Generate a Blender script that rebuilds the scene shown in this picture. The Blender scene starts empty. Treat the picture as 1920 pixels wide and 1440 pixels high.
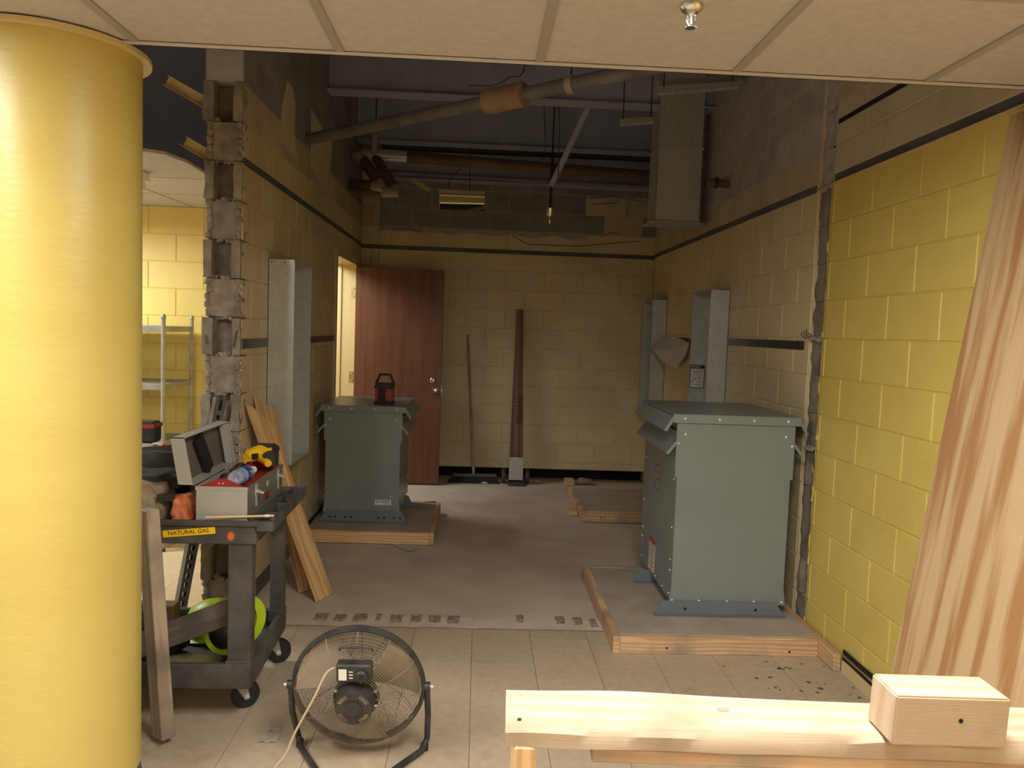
import bpy, bmesh, math, random
from mathutils import Vector, Matrix, noise

random.seed(7)
PI = math.pi
# ------------------------------------------------------------------ camera
F, PITCH, YAW, ROLL, CAMH = 1454.0, -.0695, .044, .0357, 1.6118
FW = Vector((math.sin(YAW)*math.cos(PITCH), math.cos(YAW)*math.cos(PITCH), math.sin(PITCH)))
_r = FW.cross(Vector((0, 0, 1))).normalized()
_u = _r.cross(FW)
RT = _r*math.cos(ROLL) + _u*math.sin(ROLL)
UP = -_r*math.sin(ROLL) + _u*math.cos(ROLL)
EYE = Vector((0, 0, CAMH))
sc = bpy.context.scene
col = sc.collection
cam = bpy.data.cameras.new('camera')
cam.sensor_width = 36
cam.lens = F/1920*36
cam.clip_start = .05
camo = bpy.data.objects.new('camera', cam)
col.objects.link(camo)
m = Matrix((RT, UP, -FW)).transposed().to_4x4()
m.translation = EYE
camo.matrix_world = m
sc.camera = camo


def pl(x, y, X=None, Y=None, Z=None):
    """photo pixel -> point on the plane X=.., Y=.. or Z=.."""
    d = FW + RT*((x-960)/F) - UP*((y-720)/F)
    i, v = (0, X) if X is not None else (1, Y) if Y is not None else (2, Z)
    return EYE + d*((v-EYE[i])/d[i])


# ------------------------------------------------------------------ world, exposure
w = bpy.data.worlds.new('world')
sc.world = w
w.use_nodes = True
w.node_tree.nodes['Background'].inputs[0].default_value = (.55, .6, .75, 1)
w.node_tree.nodes['Background'].inputs[1].default_value = .03
sc.view_settings.view_transform = 'Standard'
sc.view_settings.look = 'None'
sc.view_settings.gamma = 1
sc.view_settings.use_curve_mapping = False
sc.view_settings.exposure = 0.28
LIGHT_REAR = 18.0      # dimmer fixtures further back
LIGHT_NEAR = 46.0      # watts per ceiling fixture of the near room
LIGHT_SIDE = 60.0      # left-hand room
LIGHT_HALL = 36.0      # hall behind the door
WARM = (.97, .985, 1.0)


def area(name, loc, sx, sy, watts, color=WARM, rot=(0, 0, 0), parent=None):
    l = bpy.data.lights.new(name, 'AREA')
    l.shape = 'RECTANGLE'
    l.size, l.size_y, l.energy, l.color = sx, sy, watts, color
    o = bpy.data.objects.new(name, l)
    col.objects.link(o)
    o.location, o.rotation_euler = loc, rot
    if parent:
        o.parent = parent
        o.location = Vector(loc) - wloc(parent)
    return o


# ------------------------------------------------------------------ materials
def lin(c):
    return tuple(((v/255)/12.92 if v/255 <= .04045 else ((v/255+.055)/1.055)**2.4) for v in c) + (1,)


MATS = {}


def mat(name, c, rough=.6, metal=0, c2=None, scale=6, detail=5, lo=.35, hi=.65, bump=0, bscale=60,
        stretch=(1, 1, 1), coord='pos', rnd=0, spec=.5, emit=0, trans=0, c3=None, s3=2.0, lo3=.6, hi3=.7, ior=1.45, bdist=.01):
    if name in MATS:
        return MATS[name]
    mt = bpy.data.materials.new(name)
    mt.use_nodes = True
    nt = mt.node_tree
    N, L = nt.nodes, nt.links
    b = N['Principled BSDF']
    b.inputs['Roughness'].default_value = rough
    b.inputs['Metallic'].default_value = metal
    b.inputs['Specular IOR Level'].default_value = spec
    b.inputs['Base Color'].default_value = lin(c)
    if trans:
        b.inputs['Transmission Weight'].default_value = trans
        b.inputs['IOR'].default_value = ior
    if emit:
        b.inputs['Emission Color'].default_value = lin(c)
        b.inputs['Emission Strength'].default_value = emit
    if coord == 'pos':
        src = N.new('ShaderNodeNewGeometry').outputs['Position']
    else:
        src = N.new('ShaderNodeTexCoord').outputs['Object']
    mp = N.new('ShaderNodeMapping')
    mp.inputs['Scale'].default_value = stretch
    L.new(src, mp.inputs[0])
    cur = None
    if c2:
        n = N.new('ShaderNodeTexNoise')
        n.inputs['Scale'].default_value = scale
        n.inputs['Detail'].default_value = detail
        L.new(mp.outputs[0], n.inputs[0])
        r = N.new('ShaderNodeValToRGB')
        r.color_ramp.elements[0].position = lo
        r.color_ramp.elements[1].position = hi
        r.color_ramp.elements[0].color = lin(c)
        r.color_ramp.elements[1].color = lin(c2)
        L.new(n.outputs[0], r.inputs[0])
        cur = r.outputs[0]
    if c3:
        n3 = N.new('ShaderNodeTexNoise')
        n3.inputs['Scale'].default_value = s3
        n3.inputs['Detail'].default_value = 4
        L.new(mp.outputs[0], n3.inputs[0])
        mr = N.new('ShaderNodeMapRange')
        mr.inputs['From Min'].default_value = lo3
        mr.inputs['From Max'].default_value = hi3
        L.new(n3.outputs[0], mr.inputs[0])
        mx = N.new('ShaderNodeMixRGB')
        L.new(mr.outputs[0], mx.inputs[0])
        if cur is not None:
            L.new(cur, mx.inputs[1])
        else:
            mx.inputs[1].default_value = lin(c)
        mx.inputs[2].default_value = lin(c3)
        cur = mx.outputs[0]
    if rnd:
        oi = N.new('ShaderNodeObjectInfo')
        mr = N.new('ShaderNodeMapRange')
        mr.inputs['To Min'].default_value = 1-rnd
        mr.inputs['To Max'].default_value = 1+rnd
        L.new(oi.outputs['Random'], mr.inputs[0])
        hsv = N.new('ShaderNodeHueSaturation')
        L.new(mr.outputs[0], hsv.inputs['Value'])
        if cur is not None:
            L.new(cur, hsv.inputs['Color'])
        else:
            hsv.inputs['Color'].default_value = lin(c)
        cur = hsv.outputs[0]
    if cur is not None:
        L.new(cur, b.inputs['Base Color'])
    if bump:
        nb = N.new('ShaderNodeTexNoise')
        nb.inputs['Scale'].default_value = bscale
        nb.inputs['Detail'].default_value = 4
        L.new(mp.outputs[0], nb.inputs[0])
        bp = N.new('ShaderNodeBump')
        bp.inputs['Strength'].default_value = bump
        bp.inputs['Distance'].default_value = bdist
        L.new(nb.outputs[0], bp.inputs['Height'])
        L.new(bp.outputs[0], b.inputs['Normal'])
    MATS[name] = mt
    return mt


def grain(name, c, c2, scale=3.2, dist=9, stretch=(.35, 4, 4), rough=.65, sp=None):
    """wood: long axis is local X"""
    if name in MATS:
        return MATS[name]
    mt = mat(name, c, rough, coord='obj', bump=.12, bscale=40, stretch=(.6, 12, 12))
    nt = mt.node_tree
    N, L = nt.nodes, nt.links
    b = N['Principled BSDF']
    tc = N.new('ShaderNodeTexCoord')
    oi = N.new('ShaderNodeObjectInfo')
    ad = N.new('ShaderNodeVectorMath')
    ad.operation = 'ADD'
    sclv = N.new('ShaderNodeVectorMath')
    sclv.operation = 'SCALE'
    sclv.inputs[0].default_value = (3, 7, 11)
    L.new(oi.outputs['Random'], sclv.inputs['Scale'])
    L.new(tc.outputs['Object'], ad.inputs[0])
    L.new(sclv.outputs[0], ad.inputs[1])
    mp = N.new('ShaderNodeMapping')
    mp.inputs['Scale'].default_value = stretch
    L.new(ad.outputs[0], mp.inputs[0])
    wv = N.new('ShaderNodeTexWave')
    wv.wave_type = 'BANDS'
    wv.bands_direction = 'Y'
    wv.inputs['Scale'].default_value = scale
    wv.inputs['Distortion'].default_value = dist
    wv.inputs['Detail'].default_value = 3
    wv.inputs['Detail Scale'].default_value = 1.2
    L.new(mp.outputs[0], wv.inputs[0])
    r = N.new('ShaderNodeValToRGB')
    r.color_ramp.elements[0].position = .25
    r.color_ramp.elements[1].position = .85
    r.color_ramp.elements[0].color = lin(c)
    r.color_ramp.elements[1].color = lin(c2)
    L.new(wv.outputs[0], r.inputs[0])
    cur = r.outputs[0]
    if sp:
        n = N.new('ShaderNodeTexNoise')
        n.inputs['Scale'].default_value = 5
        n.inputs['Detail'].default_value = 6
        L.new(tc.outputs['Object'], n.inputs[0])
        mr = N.new('ShaderNodeMapRange')
        mr.inputs['From Min'].default_value = .5
        mr.inputs['From Max'].default_value = .72
        L.new(n.outputs[0], mr.inputs[0])
        mx = N.new('ShaderNodeMixRGB')
        L.new(mr.outputs[0], mx.inputs[0])
        L.new(cur, mx.inputs[1])
        mx.inputs[2].default_value = lin(sp)
        cur = mx.outputs[0]
    L.new(cur, b.inputs['Base Color'])
    return mt


YEL = mat('yellow_paint', (224, 200, 108), .42, c2=(217, 192, 100), scale=3, bump=.25, bscale=130, rnd=.025)
OFFW = mat('off_white_paint', (224, 218, 208), .6)
YCOL = mat('yellow_column_paint', (204, 184, 102), .38, c2=(199, 178, 95), scale=2, bump=.10, bscale=18, stretch=(1, 1, 3))
CREAM = mat('cream_paint', (220, 203, 162), .5, c2=(212, 193, 152), scale=2.5, bump=.22, bscale=130, rnd=.03,
            c3=(200, 180, 141), s3=1.2, lo3=.5, hi3=.7)
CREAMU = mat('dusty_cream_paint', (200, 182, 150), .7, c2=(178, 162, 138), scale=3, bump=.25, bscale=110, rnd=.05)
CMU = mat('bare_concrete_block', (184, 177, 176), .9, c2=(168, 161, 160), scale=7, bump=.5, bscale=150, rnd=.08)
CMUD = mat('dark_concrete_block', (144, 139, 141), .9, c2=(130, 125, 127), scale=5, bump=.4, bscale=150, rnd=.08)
BROKE = mat('broken_block', (168, 154, 138), .95, c2=(134, 122, 108), scale=14, bump=.7, bscale=160, rnd=.05)
MORTAR = mat('mortar', (176, 164, 148), .95, c2=(140, 128, 114), scale=30, bump=.6, bscale=120)
SCAR = mat('wall_scar', (118, 108, 98), .95, c2=(150, 138, 122), scale=9, bump=.6, bscale=90, rnd=.06)
DARKBAND = mat('dark_band', (78, 79, 76), .6, c2=(94, 95, 91), scale=5)
STRIP = mat('steel_strip', (96, 92, 86), .4, metal=.7, c2=(70, 64, 58), scale=4)
CTILE = mat('ceiling_tile', (196, 189, 183), .85, c2=(188, 180, 173), scale=30, bump=.55, bscale=75, bdist=.004)
TEE = mat('ceiling_tee', (164, 158, 152), .5)
EDGE = mat('ceiling_edge_trim', (206, 200, 192), .5)
VCT = mat('vinyl_tile', (186, 168, 143), .5, c2=(176, 157, 132), scale=26, detail=8, rnd=.04, bump=.05, bscale=30,
          c3=(162, 144, 121), s3=5.5, lo3=.6, hi3=.82)
VCT2 = mat('vinyl_tile_clean', (214, 194, 160), .4, c2=(204, 184, 150), scale=20, rnd=.03)
CONC = mat('dusty_concrete', (202, 186, 168), .85, c2=(190, 173, 155), scale=3.5, detail=8, bump=.15, bscale=60,
           c3=(172, 155, 137), s3=1.1, lo3=.52, hi3=.75)
STRIPC = mat('threshold_concrete', (206, 191, 168), .9, c2=(190, 174, 152), scale=8, detail=8, bump=.4, bscale=70)
PADC = mat('pad_concrete', (176, 162, 147), .8, c2=(163, 148, 133), scale=6, detail=8, bump=.15, bscale=50)
PRINT = mat('mortar_print', (112, 102, 94), .95, c2=(166, 150, 130), scale=40, bump=.6, bscale=90)
DECK = mat('plenum_deck', (206, 214, 238), .9, c2=(198, 206, 230), scale=2)  # pale blue puts the hazy veil of the plenum into the colour
BEAM = mat('plenum_steel', (172, 176, 198), .7, c2=(160, 164, 186), scale=4)  # steel carries the same haze blue in its base colour
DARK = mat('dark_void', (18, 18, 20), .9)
DOORW = mat('door_veneer', (112, 70, 49), .42, coord='obj', c2=(96, 56, 40), scale=3, detail=6, stretch=(6, 6, .5), bump=.04, bscale=40)
FRAME = mat('door_frame_paint', (214, 192, 140), .4)
GREY = mat('transformer_enamel', (133, 141, 139), .34, c2=(129, 137, 135), scale=4, bump=.05, bscale=220)
GREYB = mat('transformer_base', (110, 120, 126), .4)
ZINC = mat('galvanised', (200, 203, 197), .33, metal=.4, c2=(189, 193, 188), scale=26, detail=3, bump=.03, bscale=30)
SPANG = mat('galvanised_spangle', (202, 202, 196), .4, metal=.3, c2=(180, 181, 175), scale=70, detail=2)
CHROME = mat('chrome', (220, 220, 218), .18, metal=1)
BOLT = mat('zinc_bolt', (228, 228, 220), .3, metal=.6)
PIPEG = mat('painted_pipe', (126, 122, 118), .6, c2=(104, 100, 98), scale=6)
PIPEB = mat('brown_pipe', (116, 86, 70), .6, c2=(96, 70, 58), scale=5)
PVC = mat('plastic_fitting', (168, 154, 138), .5)
SLEEVE = mat('pipe_sleeve', (170, 140, 112), .7, c2=(140, 112, 90), scale=8)
BLK = mat('black_plastic', (38, 37, 37), .5, c2=(56, 54, 52), scale=9, detail=8, bump=.12, bscale=80)
CARTM = mat('cart_plastic', (62, 60, 58), .55, c2=(86, 82, 79), scale=11, detail=9, bump=.15, bscale=90)
RUB = mat('rubber', (28, 28, 29), .6)
WHITE = mat('white_label', (225, 220, 208), .6)
REDL = mat('red_label', (196, 62, 50), .5)
TAPE = mat('yellow_tape', (240, 196, 30), .4)
INK = mat('black_ink', (30, 26, 22), .6)
ORA = mat('orange_spray', (226, 96, 46), .7)
TBOX = mat('toolbox_grey', (176, 173, 164), .45, c2=(168, 165, 156), scale=8, detail=6)
TBOXD = mat('toolbox_ribbed', (112, 110, 100), .45)
LIDIN = mat('toolbox_lid_inside', (112, 104, 92), .5, c2=(98, 91, 80), scale=5)
RED = mat('red_enamel', (164, 44, 36), .45, c2=(140, 34, 28), scale=10)
LIME = mat('lime_plastic', (178, 208, 30), .4)
DRY = mat('drill_yellow', (240, 190, 24), .4)
PAPER = mat('grey_paper', (206, 200, 196), .8)
BROWNP = mat('cardboard', (150, 112, 70), .8)
RAG = mat('orange_cloth', (232, 144, 98), .85, c2=(220, 124, 80), scale=12)
BURLAP = mat('dusty_canvas', (164, 147, 120), .95, c2=(132, 118, 97), scale=12, bump=.5, bscale=120)
BAGB = mat('black_canvas', (44, 40, 36), .9, c2=(62, 56, 50), scale=16, bump=.4, bscale=100)
CORD = mat('tan_cord', (176, 156, 126), .6)
WIREM = mat('fan_wire', (158, 144, 122), .5, metal=.3, c2=(120, 108, 92), scale=12)
FANB = mat('fan_black', (40, 38, 37), .4, c2=(60, 56, 52), scale=14)
CLEAR = mat('clear_plastic', (225, 232, 238), .08)
CLEAR.node_tree.nodes['Principled BSDF'].inputs['Alpha'].default_value = .38
BLUE = mat('blue_label', (36, 72, 140), .4, c2=(200, 215, 235), scale=60, lo=.62, hi=.66)
PLAST = mat('crinkled_film', (225, 220, 212), .25, trans=.6)
SHELFM = mat('shelf_steel', (176, 172, 158), .4, metal=.4, c2=(150, 146, 134), scale=14)
LENS = mat('lamp_lens', (255, 240, 214), .5, emit=5)
WOODN = grain('new_lumber', (226, 188, 140), (206, 162, 112))
WOODF = grain('form_lumber', (214, 180, 142), (192, 152, 114), sp=(160, 138, 116))
WOODP = grain('pale_lumber', (196, 174, 148), (184, 159, 129), scale=1.6, dist=5, sp=(164, 141, 115))
WOODD = grain('dirty_lumber', (166, 149, 128), (142, 126, 108), sp=(116, 104, 90))
WOODG = grain('grey_lumber', (108, 98, 88), (86, 78, 70), sp=(70, 64, 58))
WOODK = grain('dark_hardwood', (128, 98, 76), (100, 72, 54), scale=1, dist=3)
PLY = mat('plywood_face', (192, 163, 122), .65, coord='obj', c2=(164, 120, 76), scale=3.4, detail=3, lo=.46, hi=.6, stretch=(.3, 4.2, 4.2), bump=.1, bscale=20)


# ------------------------------------------------------------------ mesh helpers
def wloc(o):
    v = Vector((0, 0, 0))
    while o:
        v += o.location
        o = o.parent
    return v


class MB:
    def __init__(s):
        s.v, s.f = [], []

    def add(s, vs, fs):
        o = len(s.v)
        s.v += [Vector(v) for v in vs]
        s.f += [[i+o for i in f] for f in fs]
        return s

    def box(s, x0, x1, y0, y1, z0, z1, M=None):
        vs = [Vector((x, y, z)) for z in (z0, z1) for y in (y0, y1) for x in (x0, x1)]
        if M:
            vs = [M @ v for v in vs]
        return s.add(vs, [[0, 2, 3, 1], [4, 5, 7, 6], [0, 1, 5, 4], [2, 6, 7, 3], [0, 4, 6, 2], [1, 3, 7, 5]])

    def hexa(s, b, t):
        """bottom quad b, top quad t (same winding)"""
        return s.add(list(b)+list(t), [[3, 2, 1, 0], [4, 5, 6, 7], [0, 1, 5, 4], [1, 2, 6, 5], [2, 3, 7, 6], [3, 0, 4, 7]])

    def prism(s, poly, d):
        n = len(poly)
        a = [Vector(p) for p in poly]
        d = Vector(d)
        return s.add(a+[p+d for p in a], [list(range(n))[::-1], list(range(n, 2*n))] +
                     [[i, (i+1) % n, n+(i+1) % n, n+i] for i in range(n)])

    def tube(s, path, r, n=10, closed=False, cap=True):
        P = [Vector(p) for p in path]
        k = len(P)
        rs = r if isinstance(r, (list, tuple)) else [r]*k
        ref = None
        o = len(s.v)
        for i in range(k):
            if closed:
                t = (P[(i+1) % k]-P[i-1]).normalized()
            else:
                t = (P[min(i+1, k-1)]-P[max(i-1, 0)]).normalized()
            if ref is None:
                ref = t.orthogonal().normalized()
            ref = (ref - t*ref.dot(t))
            if ref.length < 1e-6:
                ref = t.orthogonal()
            ref.normalize()
            b = t.cross(ref)
            for j in range(n):
                a = 2*PI*j/n
                s.v.append(P[i] + (ref*math.cos(a) + b*math.sin(a))*rs[i])
        m_ = k if closed else k-1
        for i in range(m_):
            for j in range(n):
                a0, a1 = o+i*n+j, o+i*n+(j+1) % n
                b0, b1 = o+((i+1) % k)*n+j, o+((i+1) % k)*n+(j+1) % n
                s.f.append([a0, a1, b1, b0])
        if cap and not closed:
            s.f.append([o+j for j in range(n)][::-1])
            s.f.append([o+(k-1)*n+j for j in range(n)])
        return s

    def lathe(s, prof, M=None, n=24):
        """prof: (r, h) pairs about local Z"""
        o = len(s.v)
        for r, h in prof:
            for j in range(n):
                a = 2*PI*j/n
                v = Vector((r*math.cos(a), r*math.sin(a), h))
                s.v.append(M @ v if M else v)
        for i in range(len(prof)-1):
            for j in range(n):
                s.f.append([o+i*n+j, o+i*n+(j+1) % n, o+(i+1)*n+(j+1) % n, o+(i+1)*n+j])
        s.f.append([o+j for j in range(n)][::-1])
        s.f.append([o+(len(prof)-1)*n+j for j in range(n)])
        return s

    def blob(s, c, r, seed=0, amp=.35, sub=2, sq=(1, 1, 1)):
        bm = bmesh.new()
        bmesh.ops.create_icosphere(bm, subdivisions=sub, radius=1)
        vs = []
        for v in bm.verts:
            k = 1 + amp*noise.noise(v.co*1.7 + Vector((seed*3.1, seed*1.7, seed)))
            vs.append(Vector(c) + Vector((v.co.x*sq[0], v.co.y*sq[1], v.co.z*sq[2]))*r*k)
        fs = [[v.index for v in f.verts] for f in bm.faces]
        bm.free()
        return s.add(vs, fs)

    def rough(s, nu, nv, fn):
        """grid surface fn(u,v)->Vector, u,v in 0..1"""
        o = len(s.v)
        for i in range(nu+1):
            for j in range(nv+1):
                s.v.append(fn(i/nu, j/nv))
        for i in range(nu):
            for j in range(nv):
                a = o+i*(nv+1)+j
                s.f.append([a, a+nv+1, a+nv+2, a+1])
        return s

    def build(s, name, mt, parent=None, smooth=False, bevel=0, world=True, M=None, seg=1):
        me = bpy.data.meshes.new(name)
        off = wloc(parent) if (parent and world) else Vector((0, 0, 0))
        me.from_pydata([tuple(v-off) for v in s.v], [], s.f)
        bm = bmesh.new()
        bm.from_mesh(me)
        bmesh.ops.recalc_face_normals(bm, faces=bm.faces)
        if bevel:
            bmesh.ops.bevel(bm, geom=[e for e in bm.edges if e.is_manifold and e.calc_face_angle(0) > .5], offset=bevel,
                            segments=seg, affect='EDGES', clamp_overlap=True)
        bm.to_mesh(me)
        bm.free()
        me.materials.append(mt)
        if smooth:
            for p in me.polygons:
                p.use_smooth = True
            me.set_sharp_from_angle(angle=.7)
        o = bpy.data.objects.new(name, me)
        col.objects.link(o)
        if parent:
            o.parent = parent
        if M:
            o.matrix_world = M
        return o


def tag(o, label, cat, group=None, kind=None):
    o['label'] = label
    o['category'] = cat
    if group:
        o['group'] = group
    if kind:
        o['kind'] = kind
    return o


def base(o):
    """move a top-level mesh's origin to the bottom centre of its box"""
    vs = [v.co for v in o.data.vertices]
    c = Vector(((min(v.x for v in vs)+max(v.x for v in vs))/2, (min(v.y for v in vs)+max(v.y for v in vs))/2, min(v.z for v in vs)))
    for v in o.data.vertices:
        v.co -= c
    o.location = c
    return o


def thing(name, loc, label, cat, group=None, rz=0):
    o = bpy.data.objects.new(name, None)
    col.objects.link(o)
    o.empty_display_size = .1
    o.location = loc
    o.rotation_euler = (0, 0, rz)
    return tag(o, label, cat, group)


def frame(p0, p1, nrm):
    """matrix with X along p0->p1, Z near nrm, origin p0"""
    x = (Vector(p1)-Vector(p0)).normalized()
    z = Vector(nrm) - x*Vector(nrm).dot(x)
    z.normalize()
    y = z.cross(x)
    M = Matrix((x, y, z)).transposed().to_4x4()
    M.translation = p0
    return M


def board(name, p0, p1, wd, th, nrm, mt, parent=None, bevel=.003, extend=0):
    """rectangular stick from p0 to p1 (centre line), width across, thickness along nrm"""
    L = (Vector(p1)-Vector(p0)).length
    o = MB().box(-extend, L+extend, -wd/2, wd/2, -th/2, th/2).build(name, mt, None, bevel=bevel)
    M = frame(p0, p1, nrm)
    if parent:
        o.parent = parent
        M = Matrix.Translation(-wloc(parent)) @ M
    o.matrix_local = M
    return o


def text(s, name, size, M, mt, parent, depth=.0004):
    cu = bpy.data.curves.new(name, 'FONT')
    cu.body = s
    cu.size = size
    cu.align_x = 'CENTER'
    cu.align_y = 'CENTER'
    cu.extrude = depth
    t = bpy.data.objects.new(name+'_curve', cu)
    col.objects.link(t)
    bpy.context.view_layer.update()
    me = bpy.data.meshes.new_from_object(t.evaluated_get(bpy.context.evaluated_depsgraph_get()))
    bpy.data.objects.remove(t)
    bpy.data.curves.remove(cu)
    me.materials.clear()
    me.materials.append(mt)
    o = bpy.data.objects.new(name, me)
    col.objects.link(o)
    o.parent = parent
    o.matrix_local = Matrix.Translation(-wloc(parent)) @ M
    return o


# ================================================================== THE SETTING
C = .2032
XR, XL, YB = 1.8335, -1.2646, 8.2455
XLO = XL - .19               # other face of the left wall
TOPZ = 4.2
CEIL = 12*C
YEDGE = 2.46                 # where the tiled ceiling stops
YW0, YW1 = 4.075, 4.245      # footprint of the removed partition
YLR = 5.93                   # far wall of the left-hand room


def struct(o, label, cat):
    return tag(o, label, cat, None, 'structure')


# ---- floor
floor = struct(MB().box(-5.2, XR+.2, -7.6, 9.6, -.12, -.004).build('floor', CONC), 'dusty brown concrete floor of the stripped room', 'floor')
TL = .3048


def tile_mesh(sx, sy, mt, nm):
    a, b_ = sx/2-.0008, sy/2-.0008
    me = bpy.data.meshes.new(nm)
    c = .0012
    z = .004
    c = .0006
    vs = [(-a, -b_, 0), (a, -b_, 0), (a, b_, 0), (-a, b_, 0), (-a+c, -b_+c, z), (a-c, -b_+c, z), (a-c, b_-c, z), (-a+c, b_-c, z)]
    me.from_pydata(vs, [], [[4, 5, 6, 7], [0, 1, 5, 4], [1, 2, 6, 5], [2, 3, 7, 6], [3, 0, 4, 7]])
    me.materials.append(mt)
    return me


TM = {}


def put_tile(x0, x1, y0, y1, mt):
    k = (round(x1-x0, 3), round(y1-y0, 3), mt.name)
    if k not in TM:
        TM[k] = tile_mesh(x1-x0, y1-y0, mt, 'floor_tile')
    o = bpy.data.objects.new('floor_tile', TM[k])
    col.objects.link(o)
    o.location = ((x0+x1)/2, (y0+y1)/2, -.004)
    o.parent = floor


MB().box(-3.7, XR, 1.4, YW0, -.0042, -.0030).build('tile_adhesive', mat('tile_adhesive', (118, 102, 84), .9), floor)
gx = [.012+TL*n for n in range(-13, 7)]
gx = [x for x in gx if -3.7 < x < XR-.02] + [XR]
gy = [y for y in [3.336+TL*n for n in range(-7, 4)] if 1.4 < y < YW0-.05] + [YW0]
for i in range(len(gx)-1):
    for j in range(len(gy)-1):
        put_tile(gx[i], gx[i+1], gy[j], gy[j+1], VCT)
gx2 = [x for x in gx if x < XLO-.02] + [XLO]
gy2 = [YW0, YW0+.2] + [YW0+.2+TL*n for n in range(1, 6)] + [YLR]
for i in range(len(gx2)-1):
    for j in range(len(gy2)-1):
        put_tile(gx2[i], gx2[i+1], gy2[j], gy2[j+1], VCT2)
b = MB().box(-5.2, XR, -7.6, gy[0], -.004, 0).box(-5.2, gx[0], gy[0], YLR, -.004, 0)
b.build('floor_covering', VCT, floor)

rg0 = random.Random(11)
for k in range(34):
    px = 1330+300*rg0.random()**.6
    c = pl(px, 1240+70*rg0.random(), Z=0)
    if c.x > XR-.03 or c.y > 3.76:
        continue
    n = 7
    mb = MB()
    r0 = rg0.uniform(.004, .013)
    mb.v = [Vector((c.x+r0*rg0.uniform(.5, 1.5)*math.cos(2*PI*j/n), c.y+r0*rg0.uniform(.5, 1.6)*math.sin(2*PI*j/n), .0008)) for j in range(n)]
    mb.f = [list(range(n))]
    mb.build('adhesive_spot', DARKBAND, floor)
# threshold strip left by the removed wall, with the prints of block webs
thr = struct(MB().rough(60, 6, lambda u, v: Vector((XLO + u*(XR-XLO), YW0+.004+v*(YW1-YW0-.02) + (.008*noise.noise(Vector((u*30, v, 1))) if v in (0, 1) else 0),
             .0015 + .0025*noise.noise(Vector((u*50, v*5, 3)))))).build('trim_1', STRIPC, None, smooth=True),
             'pale concrete scar strip across the floor where a wall stood', 'threshold')
prints = [(602, 1157, 26), (638, 1159, 22), (676, 1158, 27), (710, 1158, 10), (743, 1160, 24), (780, 1160, 22), (815, 1161, 23), (850, 1162, 24),
          (975, 1160, 14), (1050, 1163, 18), (1083, 1165, 18), (1112, 1168, 14)]
for i, (px, py, wd) in enumerate(prints):
    c = pl(px, py, Z=0)
    hw, hh = wd*.5*4.2/F, .058
    mb = MB().rough(5, 5, lambda u, v: Vector((c.x+(u*2-1)*hw*(1+.12*noise.noise(Vector((v*3, i, 0)))),
                                               c.y+(v*2-1)*hh + .006*noise.noise(Vector((u*3, i, 5))),
                                               .004 + .010*abs(noise.noise(Vector((u*4, v*4, i*2.3)))) if 0 < u < 1 and 0 < v < 1 else .001)))
    mb.build('mortar_print', PRINT, thr)

# ---- block walls
BM_ = {}


def block_mesh(L, H, mt):
    k = (round(L, 3), round(H, 3), mt.name)
    if k in BM_:
        return BM_[k]
    a, h = L/2-.0025, H/2-.0025
    c, d = .0035, .007
    vs = [(-a, 0, -h), (a, 0, -h), (a, 0, h), (-a, 0, h), (-a, -d+c, -h), (a, -d+c, -h), (a, -d+c, h), (-a, -d+c, h),
          (-a+c, -d, -h+c), (a-c, -d, -h+c), (a-c, -d, h-c), (-a+c, -d, h-c)]
    fs = [[8, 9, 10, 11]]
    for i in range(4):
        j = (i+1) % 4
        fs += [[i, j, 4+j, 4+i], [4+i, 4+j, 8+j, 8+i]]
    me = bpy.data.meshes.new('block')
    me.from_pydata(vs, [], fs)
    me.materials.append(mt)
    BM_[k] = me
    return me


def lay(parent, face, s0, s1, z0, z1, mt, phase, rz, along, courses=None, skip=None, matfn=None):
    """blocks on a wall plane. face = plane coordinate, along: 'x' or 'y', rz turns local -Y to the wall normal"""
    k0, k1 = int(round(z0/C)), int(math.ceil(z1/C-1e-6))
    for k in range(k0, k1):
        za, zb = max(z0, k*C), min(z1, (k+1)*C)
        ph = phase + (C if k % 2 else 0)
        n = math.floor((s0-ph)/.4064)
        x = ph+n*.4064
        while x < s1-1e-4:
            a, b_ = max(x, s0), min(x+.4064, s1)
            x += .4064
            if b_-a < .02:
                continue
            if skip:
                r = skip(a, b_, za, zb)
                if r is None:
                    continue
                a, b_, zc, zd = r
            else:
                zc, zd = za, zb
            mm = matfn((a+b_)/2, (zc+zd)/2) if matfn else mt
            if mm is None:
                continue
            o = bpy.data.objects.new('block', block_mesh(b_-a, zd-zc, mm))
            col.objects.link(o)
            o.rotation_euler = (0, 0, rz)
            cs, cz = (a+b_)/2, (zc+zd)/2
            D = .007
            if along == 'y':
                o.location = (face + (D if rz < 0 else -D), cs, cz)
            else:
                o.location = (cs, face + D, cz)
            o.parent = parent


# right wall ----------------------------------------------------------
REC = .005
wr = struct(MB().box(XR+REC, XR+.2, YW1, YB+.4, 0, TOPZ).box(XR+REC, XR+.2, -7.6, YW0, CEIL+.05, TOPZ).box(XR+.03, XR+.2, YW0, YW1, 0, TOPZ)
            .build('wall_right', CREAM), 'painted concrete block wall, cream in the room and yellow up to the scar', 'wall')
MB().box(XR+REC, XR+.2, -7.6, YW0, 0, CEIL+.0).build('yellow_joint_bed', YEL, wr)
Y0 = 3.846
lay(wr, XR, 1.8, YW0, 0, CEIL, YEL, Y0, -PI/2, 'y')
lay(wr, XR, YW1+.004, YB, 0, CEIL, CREAM, Y0, -PI/2, 'y')
lay(wr, XR, 2.3, YW0, CEIL+.05, 16*C, CREAM, Y0+.1, -PI/2, 'y', matfn=lambda s, z: CREAMU)
lay(wr, XR, YW1+.004, YB, CEIL+.02, 18*C, CMU, Y0, -PI/2, 'y', matfn=lambda s, z: CREAMU if z < 13*C else CMU)
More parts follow.
